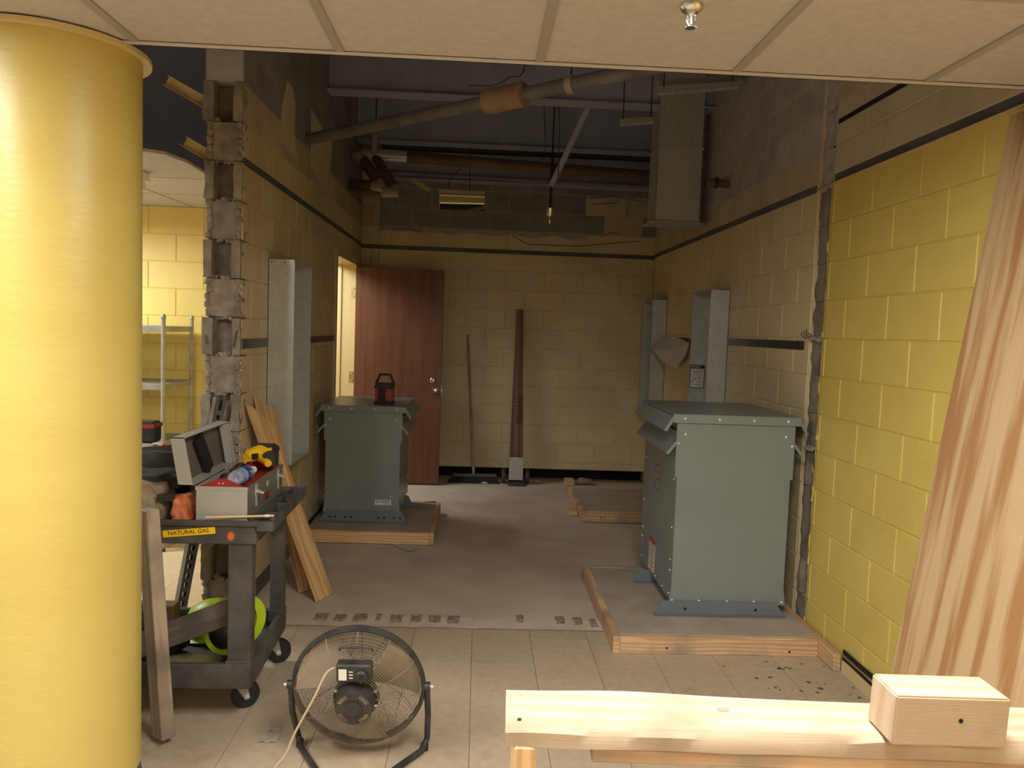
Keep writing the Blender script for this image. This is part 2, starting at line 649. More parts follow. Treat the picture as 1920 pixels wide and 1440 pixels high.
# dark gaps / angle strips at the old ceiling line
struct(MB().box(XR-.002, XR+.01, YW1+.03, YB, CEIL-.012, CEIL+.03).build('trim_2', DARKBAND), 'dark metal angle line along the cream right wall', 'trim')
t3 = struct(MB().box(XR+.004, XR+.04, -1, YW0-.01, CEIL+.004, CEIL+.05).build('trim_3', DARKBAND), 'black gap above the yellow blocks where the ceiling was', 'trim')
MB().box(XR-.012, XR+.004, 1.0, YW0-.02, CEIL-.004, CEIL+.004).build('wall_angle', FRAME, t3)
zg = 2.755
struct(MB().box(XR-.001, XR+.01, 2.3, YW0-.02, zg-.014, zg+.012).build('trim_4', DARK), 'thin dark slot high on the right wall above the yellow blocks', 'trim')
# scar of the removed partition: one rough piece for each course
for k in range(18):
    z0, z1 = k*C, (k+1)*C-.006

    def fn(u, v, k=k, z0=z0, z1=z1):
        y = YW0+.002 + u*(YW1-YW0-.002)
        e = noise.noise(Vector((v*2.5, k*1.9, 4)))*.012 if u in (0, 1) else 0
        dpt = .012 + .014*noise.noise(Vector((u*3, v*3, k*3.7))) + (.0 if 0 < u < 1 else .004)
        if k % 3 == 1 and .3 < u < .7:
            dpt += .012
        return Vector((XR+dpt, y+e, z0+v*(z1-z0)))
    MB().rough(8, 9, fn).build('scar_block', SCAR if k < 12 else CMU, wr, smooth=True)
MB().rough(3, 70, lambda u, v: Vector((XR-.0035-.003*noise.noise(Vector((v*40, 1, 1)))+(.008 if u == 1 else 0), YW0-.012+u*.02+(.008*noise.noise(Vector((v*30, 5, 2)))+.006*noise.noise(Vector((v*90, 5, 2))) if u > .5 else 0), .01+v*(CEIL-.02)))).build('paint_edge', YEL, wr)
# lumps of paint and plaster on the edge of the yellow wall
for k in range(26):
    z = .1+k*.09 + random.uniform(-.03, .03)
    if random.random() < .35 and z < 2.4:
        MB().blob((XR-.001, YW0+.002+random.uniform(-.004, .008), z), .014, k, .8, 1, (.5, .8, random.uniform(1.2, 3.6))).build('paint_lip', YEL, wr)
for k, (z, dy) in enumerate([(2.44, .03), (2.43, .12), (1.625, .14), (1.62, .06), (1.02, .09)]):
    MB().blob((XR+.004, YW0+dy, z), .024, k+40, .9, 1, (.8, 1.9, .7)).build('mortar_lump', MORTAR, wr)
for k in range(3):
    p = Vector((XR-.004, YW1+.03-.03*k, 1.62+.01*k))
    MB().tube([p, p+Vector((-.02, .03, .02)), p+Vector((-.03, .0, .035))], .0025, 5).build('wire_tie', STRIP, wr)
bw = struct(MB().box(XR-.012, XR+.004, -1.0, 3.62, 0, .058).build('baseboard_right', FRAME), 'cream strip of old base at the foot of the yellow wall', 'baseboard')
for q, (za, zb) in enumerate([(.06, .078), (.088, .116)]):
    n = 40
    top = [Vector((XR-.0085, 1.0+2.62*i/n, zb+.006*noise.noise(Vector((i*.35, q, 0))))) for i in range(n+1)]
    bot = [Vector((XR-.0085, 1.0+2.62*i/n, za+.006*noise.noise(Vector((i*.35, q, 7))))) for i in range(n+1)]
    mb = MB()
    mb.add(top+bot, [[i, i+1, n+2+i, n+1+i] for i in range(n)])
    mb.build('adhesive_line', DARK, bw)
# chair-rail strip
struct(MB().box(XR-.006, XR+.004, 4.31, 5.66, 1.558, 1.608).box(XR-.006, XR+.004, 6.14, 7.58, 1.545, 1.598).build('trim_5', STRIP),
       'flat dark steel strip along the cream right wall', 'trim')

# back wall -----------------------------------------------------------
UB = .131
HX0, HX1, HZ0, HZ1 = -.47, .007, 14*C, 15*C-.03      # hole through the blocks
yb = YB+REC
wb = struct(MB().box(XLO, XR+.2, yb, YB+.2, UB, HZ0).box(XLO, XR+.2, yb, YB+.2, HZ1, TOPZ)
            .box(XLO, HX0, yb, YB+.2, HZ0, HZ1).box(HX1, XR+.2, yb, YB+.2, HZ0, HZ1).build('wall_back', CREAM),
            'cream block back wall with bare grey blocks above the dark line', 'wall')


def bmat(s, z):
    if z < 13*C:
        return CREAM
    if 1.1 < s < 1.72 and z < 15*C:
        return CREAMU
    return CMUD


def bskip(a, b_, za, zb):
    if zb > HZ0+.02 and za < HZ1 and b_ > HX0+.01 and a < HX1-.01:
        if a < HX0:
            return (a, HX0, za, zb)
        if b_ > HX1:
            return (HX1, b_, za, zb)
        return None
    if zb <= UB+.005:
        return None
    return (a, b_, max(za, UB), zb)


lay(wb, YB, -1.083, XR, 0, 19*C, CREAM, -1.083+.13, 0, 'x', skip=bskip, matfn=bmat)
lay(wb, YB-.012, XL, -1.083, 2*C, 15*C, CREAM, XL-.1, 0, 'x', matfn=lambda s, z: CREAM if z < 13*C else CREAMU)
lay(wb, YB-.012, XL, -1.083, UB, 2*C, CREAM, XL-.1, 0, 'x')
struct(MB().box(-1.083, XR, YB-.004, YB+.01, CEIL-.03, CEIL+.014).box(XL, -1.083, YB-.018, YB, CEIL-.03, CEIL+.014).build('trim_6', DARKBAND),
       'dark grey metal angle line across the back wall', 'trim')
struct(MB().box(XLO, XR+.2, YB+.2, YB+.24, -.01, .3).build('gap_backing', DARK), 'black board standing in for the darkness in the gap under the back wall', 'baseboard')  # black board paints the darkness deep in the undercut gap
# grey mortar smear under the bare blocks
mb = MB()
n = 60
tp = [Vector((-1.08+2.18*i/n, YB-.0035, 13*C+.012+.006*noise.noise(Vector((i*.3, 0, 2))))) for i in range(n+1)]
bt = [Vector((-1.08+2.18*i/n, YB-.0035, 13*C-.045-.03*noise.noise(Vector((i*.17, 3, 2))))) for i in range(n+1)]
mb.add(tp+bt, [[i, i+1, n+2+i, n+1+i] for i in range(n)])
mb.build('mortar_smear', CMU, wb)
for pts in ([(1105, 372), (1150, 368), (1207, 378)], [(1108, 384), (1160, 380)], [(1178, 388), (1176, 405), (1172, 412)], [(1126, 444), (1150, 436), (1160, 440)],
            [(735, 428), (775, 430), (782, 436), (792, 430)], [(960, 442), (990, 458), (1080, 462), (1200, 452)]):
    MB().tube([pl(x, y, Y=YB-.004) for x, y in pts], .004, 5).build('wall_crack', DARKBAND, wb)

# things seen through the hole in the back wall
t = thing('fixture_channel', (-.25, 8.56, 2.95), 'cream fixture channel seen through the hole in the back wall', 'channel')
MB().hexa([(-.62, 8.5, 2.955), (.12, 8.54, 2.975), (.12, 8.63, 2.975), (-.62, 8.59, 2.955)],
          [(-.62, 8.5, 3.03), (.12, 8.54, 3.05), (.12, 8.63, 3.05), (-.62, 8.59, 3.03)]).build('channel', FRAME, t)
for x in (-.55, .06):
    MB().tube([(x, 8.57, 3.03), (x, 8.57, TOPZ)], .005, 6).build('hanger_rod', STRIP, t)
for k, (p, q) in enumerate((((-.2, 8.36, 2.849), (.006, 8.36, 2.905)), ((-.10, 8.32, 2.85), (.006, 8.32, 2.893)))):
    tag(board('metal_strip', p, q, .02, .004, (0, -1, .3), FRAME),
        ['longer', 'shorter'][k]+' pale metal strip crossing the hole in the back wall', 'strip')
hl = bpy.data.lights.new('hole_light', 'AREA')
hl.size, hl.energy, hl.color = .6, 5, (1, .9, .62)
ho = bpy.data.objects.new('hole_light', hl)
col.objects.link(ho)
ho.location = (-.2, 8.56, 2.0)
ho.rotation_euler = (PI, 0, 0)

struct(MB().box(-1.4, XR+.2, 9.0, 9.1, 1.5, TOPZ).build('dark_backing', DARK), 'black sheet standing in for the dark space behind the hole in the back wall', 'wall')  # black sheet added as the darkness seen through the hole

# left wall -----------------------------------------------------------
YE = 4.165                      # broken end
DY0, DY1, DZ = 6.86, 7.93, 2.235
b = MB().box(XLO, XL-REC, YE+.14, DY0, 0, TOPZ).box(XLO, XL-REC, DY0, DY1, DZ, TOPZ).box(XLO, XL-REC, DY1, YB+.2, 0, TOPZ)
wl = struct(b.build('wall_left', CREAM), 'cream block wall ending in a broken edge of hollow blocks', 'wall')


MB().box(XLO, XL-.001, YE+.004, YE+.16, 14*C, TOPZ).build('upper_pier', CMU, wl)


def lskip(a, b_, za, zb):
    if za < DZ-.01 and b_ > DY0 and a < DY1:
        if a < DY0-.02:
            return (a, DY0, za, zb)
        if b_ > DY1+.02:
            return (DY1, b_, za, zb)
        if zb > DZ+.02:
            return (a, b_, DZ, zb)
        return None
    return (a, b_, za, zb)


lay(wl, XL, YE+.02, YB, 0, CEIL, CREAM, YE+.2, PI/2, 'y', skip=lskip)
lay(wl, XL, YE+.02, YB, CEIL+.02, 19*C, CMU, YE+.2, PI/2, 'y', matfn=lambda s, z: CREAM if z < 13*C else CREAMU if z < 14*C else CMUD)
struct(MB().box(XL-.008, XL+.003, YE+.03, YB-.02, CEIL-.012, CEIL+.028).build('trim_7', DARKBAND), 'dark metal angle line along the left wall', 'trim')
struct(MB().box(XL-.004, XL+.005, YE+.05, 4.69, 1.46, 1.512).box(XL-.004, XL+.005, 5.17, DY0-.06, 1.462, 1.51).build('trim_8', STRIP),
       'flat dull steel strip along the cream left wall', 'trim')
# torn paint patches high on the wall
for k, pts in enumerate(([(538, 152), (548, 165), (553, 190), (552, 270), (558, 300), (548, 292), (535, 275), (527, 262), (528, 200)],
                         [(583, 203), (596, 225), (606, 248), (622, 262), (620, 300), (612, 345), (606, 350), (598, 335), (583, 310)])):
    MB().prism([pl(x, y, X=XL+.001) for x, y in pts], (.003, 0, 0)).build('paint_patch', CREAM, wl)
# broken end: one piece for each course, alternately hollow and webbed
for k in range(14):
    z0, z1 = k*C+.004, (k+1)*C-.004
    hollow = (k % 2 == 1)
    jit = [random.uniform(-.008, .008) for _ in range(4)]

    def shell(xa, xb, ya, yb_, seed, name='broken_block', am=.009):
        def g(u, v):
            # wraps round: outer side, front, inner side
            z = z0+v*(z1-z0)
            if u < .25:
                p = Vector((xa, yb_+(ya-yb_)*(u/.25), z))
            elif u < .75:
                p = Vector((xa+(xb-xa)*((u-.25)/.5), ya, z))
            else:
                p = Vector((xb, ya+(yb_-ya)*((u-.75)/.25), z))
            nn = noise.noise_vector(Vector((p.x*30+seed, p.y*30, p.z*22)))
            am_ = am if u < .9 and u > .1 else 0
            return p+Vector((nn.x*am_*.7, nn.y*am_, 0))
        mb = MB().rough(16, 9, g)
        mb.add([(xa, ya, z1), (xb, ya, z1), (xb, yb_, z1), (xa, yb_, z1)], [[0, 1, 2, 3]])
        mb.add([(xa, ya, z0), (xb, ya, z0), (xb, yb_, z0), (xa, yb_, z0)], [[0, 1, 2, 3]])
        return mb
    if hollow:
        mb = shell(XLO-.006+jit[0], XLO+.042+jit[1]*.6, YE+jit[2], YE+.16, k*3.3)
        m2 = shell(XL-.046+jit[1]*.6, XL-.001, YE+jit[3], YE+.16, k*5.1+9)
        mb.add(m2.v, m2.f)
        m3 = shell(XLO+.03, XL-.035, YE+.105, YE+.16, k*2.2+4, am=.006)
        mb.add(m3.v, m3.f)
        mb.build('broken_block', BROKE, wl, smooth=True)
    else:
        shell(XLO+.008+jit[0], XL-.002, YE+.028+jit[1], YE+.16, k*4.1, am=.012).build('broken_block', BROKE, wl, smooth=True)
        mb = MB()
        for side in (XLO+.015, XL-.016):
            for q in range(5):
                mb.blob((side+random.uniform(-.006, .006), YE+.022, z0+.02+q*.041), .024, k*7+q+side*10, .7, 1, (.75, .6, 1.1))
        mb.build('broken_face_shell', BROKE, wl)
    mb = MB()
    for q in range(6):
        mb.blob((XLO+.03+q*.026+random.uniform(-.01, .01), YE+.035+random.uniform(0, .03), k*C+random.uniform(-.004, .012)), random.uniform(.012, .024), k*11+q, .8, 1)
    mb.build('mortar', MORTAR, wl)
for k in range(5):
    mb = MB().blob((XLO+.02+.04*k, YE-.02+random.uniform(-.05, .03), .018), random.uniform(.02, .04), k+70, .7, 2, (1, 1, .6))
    tag(base(mb.build('rubble_piece', BROKE)), ['first', 'second', 'third', 'fourth', 'fifth'][k]+' lump of broken mortar from the side room, under the broken wall end', 'rubble', 'rubble under the broken wall end')
# rebar ties sticking out
for k, (a, b_) in enumerate((((XLO+.02, YE-.006, 1.48), (XLO+.018, YE-.012, 1.53)), ((XL-.03, YE-.006, 1.47), (XL-.012, YE-.01, 1.56)))):
    MB().tube([a, b_], .003, 5).build('wall_tie', STRIP, wl)
# baseline dark gap at the left wall foot
struct(MB().box(XL-.004, XL+.006, YE+.35, DY0-.06, 0, .1).build('baseboard_left', DARKBAND), 'dark adhesive band at the foot of the left wall', 'baseboard')

# left-hand room ------------------------------------------------------
ws = struct(MB().box(-5.2, XLO, YLR+REC, YLR+.2, 0, CEIL+.1).build('wall_side_room', YEL), 'bright yellow block wall of the neighbouring room', 'wall')
lay(ws, YLR, -3.7, XLO, 0, CEIL, YEL, -3.9, 0, 'x')
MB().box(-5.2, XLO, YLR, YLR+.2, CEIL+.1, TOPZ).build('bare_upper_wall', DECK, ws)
struct(MB().box(-5.4, -5.2, -7.6, YLR+.2, 0, TOPZ).build('wall_left_far', OFFW), 'off-white wall far to the left', 'wall')
struct(MB().box(-5.4, XR+.2, -7.8, -7.6, 0, TOPZ).build('wall_front', OFFW), 'off-white wall behind the photographer', 'wall')
edge = [pl(x, y, Z=CEIL) for x, y in [(240, 280), (270, 284), (290, 287), (310, 290), (325, 296), (350, 305), (368, 316), (383, 325)]]
poly = [Vector((-5.2, 3.9, CEIL)), Vector((-2.6, 3.9, CEIL))] + edge + [Vector((XLO, 4.62, CEIL)), Vector((XLO, YLR, CEIL)), Vector((-5.2, YLR, CEIL))]
cs = struct(MB().prism(poly, (0, 0, .016)).build('ceiling_side_room', CTILE), 'tiled ceiling of the yellow room with a ragged torn edge', 'ceiling')
for k in range(4):
    MB().box(-5.2, XLO, 4.75+.61*k-.006, 4.75+.61*k+.006, CEIL-.002, CEIL+.001).build('ceiling_tee', TEE, cs)
MB().tube([pl(268, 352, Z=CEIL-.001), pl(362, 388, Z=CEIL-.001)], .004, 4).build('tile_joint', TEE, cs)
sl = thing('strip_light', (-2.3, 4.6, 2.33), 'white fluorescent strip light under the ceiling of the yellow room', 'light')
MB().box(-3.1, -1.93, 4.52, 4.64, 2.385, CEIL-.001).build('housing', WHITE, sl, bevel=.004)
MB().tube([(-3.05, 4.58, 2.36), (-1.96, 4.58, 2.36)], .022, 10).build('tube_lamp', LENS, sl, smooth=True)
MB().box(-1.965, -1.945, 4.55, 4.61, 2.335, 2.385).build('lamp_holder', WHITE, sl)
area('side_room_light', (-3.4, 4.9, 2.30), 1.2, .5, LIGHT_SIDE, parent=sl)

# hall behind the door -------------------------------------------------
hall = struct(MB().box(-3.4, -3.3, YLR+.2, 9.5, 0, CEIL).box(-3.3, XLO, 9.4, 9.5, 0, CEIL).build('wall_hall', YEL), 'yellow wall of the lit hall behind the door', 'wall')
struct(MB().box(-3.4, XLO, YLR+.2, 9.5, CEIL, CEIL+.03).build('ceiling_hall', CTILE), 'ceiling of the hall behind the door', 'ceiling')
area('hall_light', (-1.98, 7.1, 2.41), .5, 1.2, LIGHT_HALL)

# deck and steel above -------------------------------------------------
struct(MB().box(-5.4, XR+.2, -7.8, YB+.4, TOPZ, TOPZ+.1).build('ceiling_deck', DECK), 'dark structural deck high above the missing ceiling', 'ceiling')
for k, (y, zb) in enumerate(((4.9, 3.62), (6.4, 3.45), (7.85, 3.41))):
    t = thing('steel_beam', (.3, y, zb), ['dark steel beam over the rubble strip', 'dark steel beam over the transformers', 'dark steel beam in front of the back wall'][k], 'beam',
              'beams under the dark deck')
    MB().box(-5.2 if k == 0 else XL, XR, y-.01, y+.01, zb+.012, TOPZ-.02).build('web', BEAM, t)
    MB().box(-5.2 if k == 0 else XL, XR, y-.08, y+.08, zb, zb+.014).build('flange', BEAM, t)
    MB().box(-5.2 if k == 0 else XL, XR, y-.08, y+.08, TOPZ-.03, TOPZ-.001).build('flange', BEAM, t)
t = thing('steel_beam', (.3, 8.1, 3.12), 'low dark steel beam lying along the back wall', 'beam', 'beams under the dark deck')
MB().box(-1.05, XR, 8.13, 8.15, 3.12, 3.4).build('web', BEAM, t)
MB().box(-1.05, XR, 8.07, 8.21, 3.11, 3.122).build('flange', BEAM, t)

# tiled ceiling over the photographer ----------------------------------
ce = struct(MB().box(-5.2, XR, -7.6, YEDGE-.02, CEIL+.012, CEIL+.022).build('ceiling', CTILE), 'suspended ceiling of textured off-white tiles', 'ceiling')
lines = [.158+.6096*n for n in range(-9, 3)]
xs = [-5.2] + [x for x in lines if -5.1 < x < XR-.05] + [XR]
rows = [YEDGE-.6096] + [YEDGE-.6096-1.2192*(n+1) for n in range(7)]
lightcols = {round(.158+.6096*n, 3) for n in (0, -4)}
CT = {}
for yi, y0 in enumerate(rows):
    for i in range(len(xs)-1):
        if yi in (1, 3, 5) and round(xs[i], 3) in lightcols:
            continue
        w_ = round(xs[i+1]-xs[i], 3)
        k = (w_, yi == 0)
        if k not in CT:
            CT[k] = MB().box(-w_/2+.003, w_/2-.003, .003, .6066 if yi == 0 else 1.2162, 0, .012)
            o = CT[k].build('ceiling_tile', CTILE, None)
            CT[k] = o.data
        else:
            o = bpy.data.objects.new('ceiling_tile', CT[k])
            col.objects.link(o)
        o.location = ((xs[i]+xs[i+1])/2, y0, CEIL)
        o.parent = ce
for x in xs[1:-1]:
    MB().box(x-.0135, x+.0135, rows[-1], YEDGE-.024, CEIL-.006, CEIL+.006).build('ceiling_tee', TEE, ce)
for y in rows:
    MB().box(-5.2, XR, y-.012, y+.012, CEIL-.005, CEIL+.006).build('ceiling_tee', TEE, ce)
MB().box(-5.2, XR, YEDGE-.024, YEDGE, CEIL-.007, CEIL-.003).box(-5.2, XR, YEDGE-.004, YEDGE, CEIL-.007, CEIL+.035).build('edge_tee', EDGE, ce)
for n in (0, -4):
    x = .158+.6096*n
    for yi in (1, 3, 5):
        y0 = rows[yi]
        lb = ('first', 'second', 'third')[yi//2] + ' recessed ceiling light from the torn edge, ' + ('in the row over the wooden rail' if n == 0 else 'in the row by the yellow column')
        t = thing('ceiling_light', (x+.305, y0+.61, CEIL-.01), lb, 'light', 'recessed ceiling lights')
        MB().box(x+.015, x+.595, y0+.015, y0+1.205, CEIL+.002, CEIL+.008).build('diffuser', LENS, t)
        fr = MB()
        for a in ((x+.005, x+.03, y0+.005, y0+1.214), (x+.58, x+.605, y0+.005, y0+1.214), (x+.03, x+.58, y0+.005, y0+.03), (x+.03, x+.58, y0+1.19, y0+1.214)):
            fr.box(*a, CEIL-.008, CEIL+.002)
        fr.build('frame', TEE, t)
        area('ceiling_light_glow', (x+.305, y0+.61, CEIL-.012), .54, 1.14, LIGHT_NEAR if yi == 1 else LIGHT_REAR, parent=t)

# ================================================================== COLUMN
CX, CY, CR = -1.352, 2.54, .25
t = thing('column', (CX, CY, 0), 'thick round column painted glossy yellow', 'column')
tag(t, t['label'], 'column', None, 'structure')
MB().lathe([(CR, .1), (CR, .6), (CR, 1.2), (CR, 1.8), (CR, CEIL-.01)], Matrix.Translation((CX, CY, 0)), 64).build('shaft', YCOL, t, smooth=True)
MB().lathe([(CR-.01, .1), (CR-.004, .09), (CR+.006, .02), (CR+.014, 0)][::-1], Matrix.Translation((CX, CY, 0)), 64).build('base_band', WOODG, t, smooth=True)
mb = MB()
n = 64
for r, z in ((CR+.028, CEIL-.006), (CR+.028, CEIL-.02), (CR+.001, CEIL-.02), (CR+.001, CEIL-.006)):
    for j in range(n):
        mb.v.append(Vector((CX+r*math.cos(2*PI*j/n), CY+r*math.sin(2*PI*j/n), z)))
for i in range(4):
    for j in range(n):
        mb.f.append([i*n+j, i*n+(j+1) % n, ((i+1) % 4)*n+(j+1) % n, ((i+1) % 4)*n+j])
mb.build('ceiling_ring', FRAME, t, smooth=True)

# ================================================================== DOOR AND FRAME
fr = struct(MB().box(XLO-.03, XL+.012, DY0-.05, DY0+.035, 0, DZ+.03).box(XLO-.03, XL+.012, DY1-.035, DY1+.04, 0, DZ+.03)
            .box(XLO-.03, XL+.012, DY0+.035, DY1-.035, DZ-.03, DZ+.03)
            .box(XLO+.03, XLO+.06, DY0+.035, DY0+.05, 0, DZ-.03).box(XLO+.03, XLO+.06, DY1-.05, DY1-.035, 0, DZ-.03).build('trim_9', FRAME, None, bevel=.003),
            'cream painted steel door frame in the left wall', 'door frame')
dr = thing('door_1', (XL+.03, DY1-.02, .0), 'open reddish brown wooden door standing against the back wall', 'door')
dr['kind'] = 'structure'
DYF = DY1-.06
dx0, dx1, dz1 = XL+.012, -.372, 2.185
MB().box(dx0, dx1, DYF, DYF+.044, .012, dz1).build('door_leaf', DOORW, dr, bevel=.002)
for z in (1.93, 1.08, .25):
    h = MB().box(XL-.045, XL+.013, DY1-.037, DY1-.0345, z-.057, z+.057).tube([(XL+.013, DY1-.038, z-.057), (XL+.013, DY1-.038, z+.057)], .007, 8).build('hinge', CHROME, dr)
    for s_ in (-.04, -.013, .013, .04):
        MB().lathe([(.005, 0), (.005, .001)], Matrix.Translation((XL-.016-(.012 if abs(s_) < .02 else -.012), DY1-.0372, z+s_)) @ Matrix.Rotation(PI/2, 4, 'X'), 8).build('screw', DARK, h)
KN = pl(817, 732, Y=DYF)
RX = Matrix.Rotation(PI/2, 4, 'X')
kb = MB().lathe([(.033, 0), (.033, .006), (.012, .012), (.012, .035), (.024, .042), (.029, .055), (.024, .066), (.008, .07)], Matrix.Translation((KN.x-.01, DYF, KN.z)) @ RX, 20).build('door_knob', CHROME, dr, smooth=True)
db = pl(812, 713, Y=DYF)
MB().lathe([(.026, 0), (.026, .008), (.018, .014), (.004, .014)], Matrix.Translation((db.x-.004, DYF, db.z)) @ RX, 20).build('deadbolt', CHROME, dr, smooth=True)
MB().box(dx1-.001, dx1+.012, DYF+.012, DYF+.032, KN.z-.012, KN.z+.012).build('latch', CHROME, dr)
MB().box(dx1, dx1+.002, DYF+.008, DYF+.036, KN.z-.06, KN.z+.06).build('latch_plate', CHROME, dr)

# ================================================================== CONCRETE PADS WITH TIMBER FORMS
def pad(label, x0, x1, y0, y1, h, sides, grp='concrete pads with timber edging'):
    t = thing('equipment_pad', ((x0+x1)/2, (y0+y1)/2, 0), label, 'pad', grp)
    th = .038
    MB().box(x0+(th if 'l' in sides else 0), x1-(th if 'r' in sides else 0), y0+(th if 'f' in sides else 0), y1-(th if 'b' in sides else 0), .0, h-.003).build('slab', PADC, t, bevel=.003)
    if 'f' in sides:
        board('form_board', (x0+(th if 'l' in sides else 0), y0+th/2, h/2), (x1-(th if 'r' in sides else 0), y0+th/2, h/2), h, th, (0, -1, 0), WOODN if 'n' in sides else WOODF, t)
    if 'b' in sides:
        board('form_board', (x0+(th if 'l' in sides else 0), y1-th/2, h/2), (x1-(th if 'r' in sides else 0), y1-th/2, h/2), h, th, (0, 1, 0), WOODF, t)
    if 'l' in sides:
        board('form_board', (x0+th/2, y0, h/2), (x0+th/2, y1, h/2), h, th, (-1, 0, 0), WOODF, t)
    if 'r' in sides:
        board('form_board', (x1-th/2, y0 if 'R' not in sides else y0-.17, h/2), (x1-th/2, y1, h/2), h, th, (1, 0, 0), WOODF, t)
    return t


PH = .09
padr = pad('low concrete pad with timber edging under the large grey transformer', .725, XR-.014, 3.79, 4.97, PH, 'flrRb')
padl = pad('low concrete pad with timber edging under the smaller grey transformer', -1.24, -.29, 5.67, 6.69, PH, 'fnrb')
padb = pad('empty low concrete pad with timber edging near the back wall', .92, XR-.014, 6.49, 7.49, PH, 'flb')
for px, py in ((1250, 1215), (1480, 1222)):
    p = pl(px, py, Y=3.79)
    MB().lathe([(.006, 0), (.006, .001)], Matrix.Translation((p.x, 3.7895, p.z)) @ RX, 10).build('nail_hole', DARK, padr)
p = pl(1126, 970, Y=6.49)
MB().lathe([(.006, 0), (.006, .001)], Matrix.Translation((p.x, 6.4895, p.z)) @ RX, 10).build('nail_hole', DARK, padb)
tag(base(MB().box(.835, .915, 6.70, 6.87, .0, .038).build('wood_offcut', WOODN, bevel=.002)), 'short flat wood offcut beside the empty concrete pad', 'wood block')


# ================================================================== TRANSFORMERS
def transformer(label, x0, x1, y0, y1, zb, zt, fx0, fx1, fy, zp, bolts):
    t = thing('dry_transformer', ((x0+x1)/2, (y0+y1)/2, zp), label, 'transformer', 'grey floor transformers')
    W = x1-x0
    # side and rear casing
    MB().box(x0+.022, x1-.022, y0+.02, y1-.004, zb+.02, zt-.012).build('casing', GREY, t)
    for xa in (x0+.012, x1-.016):
        MB().box(xa, xa+.004, y0+.004, y1, zb+.01, zt-.10).build('side_panel', GREY, t)
    # front panel: wider in its top quarter
    zs = zt-(zt-zb)*.33
    fp = MB().prism([(x0, y0, zs), (x0+.014, y0, zs), (x0+.014, y0, zb+.1), (x0, y0, zb), (x1, y0, zb), (x1-.014, y0, zb+.1), (x1-.014, y0, zs), (x1, y0, zs), (x1, y0, zt-.02), (x0, y0, zt-.02)], (0, .006, 0)).build('front_panel', GREY, t)
    # roof with turned-down lip
    ov = .026
    rf = MB().box(x0-ov, x1+ov, y0-.012, y1+.012, zt-.006, zt).build('roof', GREY, t, bevel=.002)
    MB().box(x0-ov, x1+ov, y0-.014, y0-.010, zt-.048, zt-.002).build('roof_lip', GREY, rf, bevel=.001)
    MB().box(x0-ov, x1+ov, y1+.010, y1+.014, zt-.048, zt-.002).build('roof_lip', GREY, rf)
    # louvres on both sides
    for s_, xe in ((-1, x0), (1, x1)):
        for q, (zq, out, dn) in enumerate(((zt-.012, .046, .078), (zt-.135, .062, .078))):
            xb = xe+s_*(ov if q == 0 else -.006)
            a = Vector((xb, y0-.004, zq))
            b_ = Vector((xb+s_*out, y0-.004, zq-dn))
            nn = Vector((-s_*dn, 0, -out)).normalized()*.003
            L = y1-y0-.01
            lv = MB().prism([a, b_, b_+nn, a+nn], (0, L, 0)).build('louvre', GREY, t)
            c_ = b_ + nn.normalized()*.016
            MB().prism([a+Vector((0, -.002, 0)), b_+Vector((0, -.002, 0)), c_+Vector((0, -.002, 0)), a+nn.normalized()*.016+Vector((0, -.002, 0))], (0, .003, 0)).build('louvre_end', GREY, lv)
    # sloping foot channels
    for k, y in enumerate((y0+.01, fy)):
        fo = MB().prism([(fx0, y-.05, zp), (fx1, y-.05, zp), (fx1, y-.05, zp+.006), (fx1-.03, y-.01, zb+.015), (fx0+.03, y-.01, zb+.015), (fx0, y-.05, zp+.006)][0:0] or
                        [(fx0, y-.03, zp), (fx1, y-.03, zp), (fx1-.045, y-.03, zb+.02), (fx0+.045, y-.03, zb+.02)], (0, .006, 0)).build('foot_channel', GREYB, t)
        MB().box(fx0, fx1, y-.055, y-.024, zp, zp+.004).build('foot_flange', GREYB, fo)
        if k == 0:
            for fr_ in bolts:
                MB().lathe([(.008, 0), (.008, .001)], Matrix.Translation((fx0+(fx1-fx0)*fr_, y-.0305, zp+.35*(zb+.02-zp)+.006)) @ RX, 10).build('bolt_hole', DARK, fo)
    def bolt(x, z, y=y0, r=.008, Mx=RX):
        MB().lathe([(r, 0), (r, .002), (r*.6, .005), (r*.1, .006)], Matrix.Translation((x, y, z)) @ Mx, 10).build('bolt', BOLT, t, smooth=True)
    for f_ in (.06, .35, .64, .93):
        bolt(x0+W*f_, zt-.024, y0-.014)
    bolt(x0+W*.075, zt-.11)
    bolt(x1-W*.075, zt-.11)
    bolt(x0+.012, zt-.16)
    bolt(x1-.012, zt-.16)
    for f_ in (.03, .26, .5, .73, .97):
        bolt(x0+W*f_, zb+.016, r=.007)
    # screws along the side panel edges
    for xs_, rot in ((x0+.012, Matrix.Rotation(-PI/2, 4, 'Y')), (x1-.012, Matrix.Rotation(PI/2, 4, 'Y'))):
        for z in (zs-.02, (zs+zb)*.5+.06, (zs+zb)*.5-.12, zb+.17, zb+.04):
            bolt(xs_, z, y0+.05, .006, rot)
            bolt(xs_, z, y1-.05, .006, rot)
        for q in range(3):
            bolt(xs_, zb+.03, y0+.2+q*.18, .005, rot)
    return t


tr = transformer('large grey steel transformer on the pad beside the yellow wall', 1.085, 1.737, 4.13, 4.95, .145, 1.192, 1.0, 1.725, 4.69, PH, (.24, .78))
tl = transformer('smaller grey steel transformer with a red laser level on top', -1.168, -.572, 5.97, 6.74, .16, .992, -1.19, -.515, 6.56, PH, (.12, .18, .29, .36, .67, .74, .85, .92))


